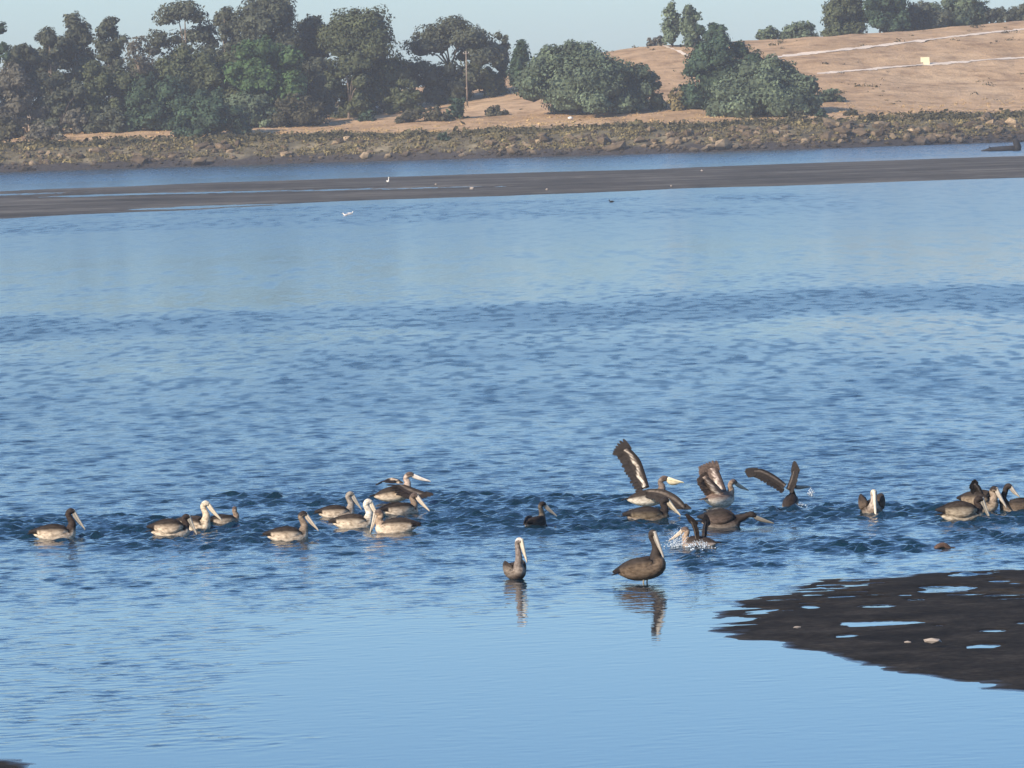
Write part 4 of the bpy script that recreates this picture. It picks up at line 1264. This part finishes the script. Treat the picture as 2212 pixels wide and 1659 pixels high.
# second cluster
pelican('pale-flanked pelican in front of the left cluster, brown neck', 372, 1158, 4, 'low', -68, 'young', .92, wings='loose')
pelican('pelican with black cap and pale breast in the left cluster, bill slanting down', 418, 1146, -30, 'rest', -52, 'pale', 1.0, head_yaw=18)
pelican('pelican with brown back at the right rear of the left cluster, head turned away', 487, 1136, 28, 'low', -30, 'tan', .82, head_yaw=55)
pelican('lone pelican between the two left clusters, pale bill resting on neck', 625, 1168, 5, 'rest', -55, {**PAL['young'], 'neck': (.28, .22, .16), 'bill': (.66, .56, .42)}, .95)
# third cluster
pelican('rear left pelican of the big cluster, pale flank and grey head', 730, 1118, 8, 'rest', -62, {**PAL['young'], 'neck': (.34, .30, .25), 'crown': (.30, .27, .22)}, .88)
pelican('front left pelican of the big cluster with white head and neck', 766, 1140, 0, 'rest', -65, {**PAL['pale'], 'neck': (.74, .68, .55), 'crown': (.74, .68, .56)}, .95)
pelican('dark-backed pelican of the big cluster facing left, tan neck stretched down', 852, 1150, 172, 'low', -74, 'tan', .98)
pelican('tan pelican floating under the wing-lifting one in the big cluster', 868, 1114, 30, 'low', -50, 'tan', .98, head_yaw=-50)
pelican('pelican raising itself above the big cluster, dark wings half spread', 852, 1090, 0, 'fly', -30, {**PAL['tan'], 'neck': (.50, .40, .32), 'bill': (.80, .74, .64)}, .95, wings='open', lift=.13, body_pitch=8, bill_len=.36, open_=[
    ('wing', [((876, 1048, -.12), (838, 1046, -.16)), ((902, 1056, -.30), (858, 1066, -.34)), ((924, 1064, -.42), (890, 1076, -.46))], dict(nfeather=7, fl=.2)),
    ('wing', [((872, 1044, .10), (838, 1042, .12)), ((856, 1036, .30), (822, 1042, .32)), ((838, 1040, .46), (812, 1050, .46))], dict(nfeather=6, fl=.15, pale_line=True))])
# middle
pelican('small dark pelican alone in the middle, white rump towards the camera', 1158, 1140, 62, 'rest', -45, {**PAL['dark'], 'flank': (.07, .055, .045), 'belly': (.80, .76, .68), 'neck': (.16, .14, .11)}, .84, head_yaw=-40)
pelican('slender pale-necked pelican in the calm shallows, left of the two nearest birds', 1113, 1250, -74, 'tall', -74, {**PAL['pale'], 'neck': (.20, .17, .15), 'crown': (.58, .56, .52), 'flank': (.26, .22, .18), 'belly': (.06, .045, .04)}, .92, head_yaw=30, lift=.05, squash=.95)
pelican('large dark pelican standing in the shallows, right of the two nearest birds', 1392, 1259, -26, 'tucked', -79, {**PAL['dark'], 'belly': (.10, .075, .055), 'flank': (.17, .125, .085), 'crown': (.05, .042, .036)}, 1.06, stand=True, lift=.12, body_pitch=13, head_yaw=-30)
# take-off group
pelican('pelican taking off with one long wing straight up and a pale bill', 1400, 1098, 0, 'fly', -20, {**PAL['tan'], 'neck': (.20, .16, .13), 'bill': (.92, .82, .52), 'belly': (.90, .85, .70), 'flank': (.80, .74, .62)}, .95, wings='open', lift=.12, body_pitch=6, bill_len=.30, bill_fat=1.55, open_=[
    ('wing', [((1404, 1052, .10), (1374, 1062, .12)), ((1396, 1022, .30), (1358, 1030, .32)), ((1386, 994, .45), (1346, 1004, .48)), ((1364, 968, .55), (1336, 984, .56))], dict(nfeather=7, pale_line=True, fl=.27, spread=50)),
    ('wing', [((1400, 1056, -.10), (1392, 1072, -.14)), ((1432, 1056, -.26), (1416, 1080, -.30)), ((1462, 1070, -.38), (1440, 1094, -.42)), ((1482, 1092, -.46), (1464, 1108, -.48))], dict(nfeather=7, fl=.32, spread=30))])
pelican('low-floating brown pelican below the one taking off', 1404, 1126, 2, 'low', -52, {**PAL['dark'], 'flank': (.19, .15, .10), 'belly': (.55, .46, .40), 'bill': (.74, .64, .46)}, 1.0, bill_len=.33)
pelican('pelican splashing into the water in front of the take-off group', 1508, 1184, 150, 'low', -35, {**PAL['tan'], 'flank': (.40, .35, .33)}, .85, wings='open', open_=[
    ('wing', [((1503, 1160, -.08), (1512, 1164, -.12)), ((1498, 1140, -.16), (1510, 1144, -.2)), ((1491, 1122, -.22), (1503, 1128, -.24))], dict(nfeather=6, fl=.2)),
    ('wing', [((1518, 1160, .08), (1526, 1166, .1)), ((1520, 1142, .14), (1530, 1146, .18)), ((1525, 1126, .20), (1533, 1132, .22))], dict(nfeather=6, fl=.18))])
pelican('pelican with both wings raised together and white belly lit by the sun', 1556, 1094, 40, 'fly', -28, {**PAL['tan'], 'belly': (.90, .86, .74), 'flank': (.86, .78, .64), 'under': (.62, .50, .42), 'back': (.20, .145, .115), 'flight': (.085, .062, .05)}, .92, wings='open', lift=.06, open_=[
    ('wing', [((1571, 1062, .05), (1526, 1062, .0)), ((1562, 1034, .15), (1516, 1034, .1)), ((1554, 1012, .22), (1512, 1014, .2))], dict(nfeather=7, fl=.22, pale_line=True)),
    ('wing', [((1564, 1064, -.10), (1522, 1066, -.12)), ((1548, 1044, -.22), (1510, 1046, -.26)), ((1526, 1022, -.32), (1506, 1034, -.34))], dict(nfeather=7, pale_line=True, fl=.14))])
pelican('dark pelican lying low with its bill stretched out along the water', 1562, 1138, -6, 'reach', -22, {**PAL['dark'], 'flank': (.12, .09, .075), 'bill': (.22, .20, .16)}, .92, wings='loose')
pelican('pelican seen from behind with slim dark wings in a wide V', 1708, 1098, 75, 'low', -15, {**PAL['dark'], 'belly': (.66, .62, .54), 'flank': (.40, .36, .31)}, .82, wings='open', lift=.04, body_pitch=18, head_yaw=-50, open_=[
    ('wing', [((1700, 1046, 0), (1686, 1062, -.1)), ((1676, 1026, .05), (1664, 1048, -.05)), ((1650, 1012, .08), (1642, 1034, 0)), ((1634, 1012, .1), (1628, 1028, .04))], dict(nfeather=6, fl=.26, spread=16)),
    ('wing', [((1700, 1056, 0), (1714, 1062, -.1)), ((1709, 1034, .05), (1723, 1040, -.05)), ((1715, 1016, .08), (1726, 1022, 0))], dict(nfeather=6, fl=.24, spread=16))])
# right
pelican('pelican facing the camera with a pale bill hanging down, right of the V-winged one', 1884, 1110, -86, 'low', -74, {**PAL['pale'], 'neck': (.40, .34, .28), 'bill': (.70, .62, .48), 'flank': (.16, .12, .09)}, 1.08, wings='loose')
pelican('pale-flanked pelican in front of the right edge cluster', 2082, 1124, 6, 'low', -70, {**PAL['young'], 'flank': (.46, .39, .29)}, 1.0, wings='loose')
pelican('brown pelican with one wing hitched up in the middle of the right edge cluster', 2120, 1108, -35, 'low', -60, {**PAL['dark'], 'flank': (.34, .27, .19), 'neck': (.30, .24, .18)}, .98, wings='loose', lift=.07, open_=[
    ('wing', [((2126, 1070, -.08), (2106, 1080, -.12)), ((2118, 1050, -.12), (2098, 1062, -.16)), ((2108, 1040, -.16), (2094, 1050, -.18))], dict(nfeather=6, fl=.13))])
pelican('dark pelican at the right photo edge, head up and bill pointing right', 2200, 1106, 170, 'rest', -50, 'dark', .95, head_yaw=165, bill_len=.24)

# ------------------------------------------------------------------ splashes
def splash(label, px, py, wpx, hpx, n, seed, drop=.022):
    r = np.random.default_rng(seed)
    p = at(px, py); k = p.y / FPX
    Vs, Fs, b0 = [], [], 0
    for i in range(n):
        t = r.uniform() ** 1.6
        x = r.normal(0, .45) * wpx / 2 * k; y = r.normal(0, .18); z = t * hpx * k * (1 - min(.8, abs(x) / (wpx * k)))
        V, Fc = rock_mesh(700 + i % 7)
        s = drop * r.uniform(.4, 1.5) * (1.3 - t)
        W3 = V * s * np.array([.7, .7, 1.2 + 2.6 * t])
        an = np.clip(x / (wpx * k) * 2.2, -1.2, 1.2)
        W3 = np.stack([W3[:, 0] * math.cos(an) + W3[:, 2] * math.sin(an), W3[:, 1], -W3[:, 0] * math.sin(an) + W3[:, 2] * math.cos(an)], 1)
        Vs.append(W3 + np.array([x, y, z])); Fs.append(Fc + b0); b0 += len(V)
    o = obj('splash', mesh_np('splash', np.concatenate(Vs), np.concatenate(Fs), MAT['foam'], True), None, (p.x, p.y, .01))
    return tag(o, label, 'splash', kind='stuff')
splash('white water thrown up left of the pelican splashing down', 1470, 1182, 62, 44, 600, 5, .009)
splash('small foam patch along the body of the splashing pelican', 1512, 1186, 60, 20, 260, 6, .012)
splash('tiny white splash right of the V-winged pelican', 1752, 1068, 16, 14, 40, 7, .012)
splash('foam at the feet of the V-winged pelican', 1730, 1098, 30, 12, 90, 8, .011)

# floating weed
p = at(2036, 1183); V, Fc = rock_mesh(820)
mb = MB()
w = thing('floating_weed', 'brown clump of weed drifting below the right edge cluster', 'weed', (p.x, p.y, -.035))
loft(mb, [(-.15, 0, .0), (-.08, 0, .05), (.02, .02, .07), (.10, 0, .03), (.17, 0, -.01)], [(.02, .02), (.07, .04), (.08, .05), (.06, .035), (.02, .01)], lambda u, a: (.10, .065, .05), 9, 3)
obj('clump', mb.mesh('clump', MAT['plumage']), w)
mb = MB(); loft(mb, [(.1, 0, .02), (.18, .02, .03), (.25, 0, -.01)], [(.03, .012), (.02, .01), (.005, .004)], lambda u, a: (.08, .06, .045), 7, 3)
obj('strand', mb.mesh('strand', MAT['plumage']), w)

# ------------------------------------------------------------------ small far birds
def small_bird(name, label, cat, px, py, L, z, body_c, wing_c, bill_c, yaw=0, legs=0.0, neck=0.12, group=None):
    p = at(px, py, z)
    root = thing(name, label, cat, p, math.radians(yaw), group)
    mb = MB()
    pts = [(-.5, 0, .16), (-.3, 0, .15), (0, 0, .13), (.25, 0, .16), (.34, 0, .22 + neck), (.40, 0, .26 + neck), (.48, 0, .25 + neck)]
    rad = [(.02, .02), (.10, .08), (.17, .15), (.13, .12), (.07, .07), (.075, .075), (.04, .04)]
    loft(mb, [tuple(c * L for c in (q[0], q[1], q[2] + legs)) for q in pts], [(a * L, b * L) for a, b in rad], lambda u, a: body_c, 10, 3)
    obj('body', mb.mesh('body', MAT['plumage']), root)
    for s in (-1, 1):
        mb = MB(); loft(mb, [tuple(c * L for c in (q[0], q[1] * s, q[2] + legs)) for q in [(.2, .12, .2), (0, .16, .2), (-.3, .1, .2), (-.58, .04, .2)]], [(.02 * L, .04 * L), (.03 * L, .09 * L), (.03 * L, .06 * L), (.01 * L, .01 * L)], lambda u, a: wing_c, 8, 3)
        obj('wing', mb.mesh('wing', MAT['plumage']), root)
        if legs:
            mb = MB(); loft(mb, [(0, s * .05 * L, (legs + .03) * L), (.01, s * .05 * L, legs * .5 * L), (0, s * .05 * L, -.05)], [(.02 * L, .02 * L)] * 3, lambda u, a: (.03, .03, .03), 6, 2)
            obj('leg', mb.mesh('leg', MAT['bill']), root)
    mb = MB(); loft(mb, [tuple(c * L for c in (q[0], 0, q[1] + legs)) for q in [(.45, .25 + neck), (.55, .24 + neck), (.66, .22 + neck)]], [(.03 * L, .03 * L), (.02 * L, .02 * L), (.005 * L, .005 * L)], lambda u, a: bill_c, 7, 2)
    obj('bill', mb.mesh('bill', MAT['bill']), root)
    return root
WH = (.85, .85, .82)
small_bird('gull', 'left of two white gulls floating below the mud bank', 'gull', 747, 466, .5, 0, WH, (.7, .7, .72), (.6, .45, .1), 175)
small_bird('gull', 'right of two white gulls floating below the mud bank', 'gull', 757, 463, .5, 0, WH, (.7, .7, .72), (.6, .45, .1), 10)
small_bird('egret', 'white egret standing tall on the far mud bank', 'egret', 838, 399, .62, .25, WH, WH, (.6, .5, .1), -60, legs=.45, neck=.55)
small_bird('duck', 'single dark duck on the water below the mud bank', 'duck', 1321, 437, .48, 0, (.02, .02, .022), (.018, .018, .02), (.05, .05, .05), 165)

# ------------------------------------------------------------------ haze over the bay
def build_haze(dens):
    mb = MB(); mb.add(boxv(-3300, 3300, -600, 3100, -6, 48), BF)
    m = bpy.data.materials.new('haze'); m.use_nodes = True; nt = m.node_tree
    for n in list(nt.nodes): nt.nodes.remove(n)
    o = nt.nodes.new('ShaderNodeOutputMaterial'); v = nt.nodes.new('ShaderNodeVolumePrincipled')
    v.inputs['Color'].default_value = (.86, .92, 1.0, 1); v.inputs['Density'].default_value = dens; v.inputs['Anisotropy'].default_value = 0.0
    nt.links.new(v.outputs[0], o.inputs['Volume'])
    h = obj('haze', mb.mesh('haze', m, False))
    tag(h, kind='stuff')
build_haze(0.00012)
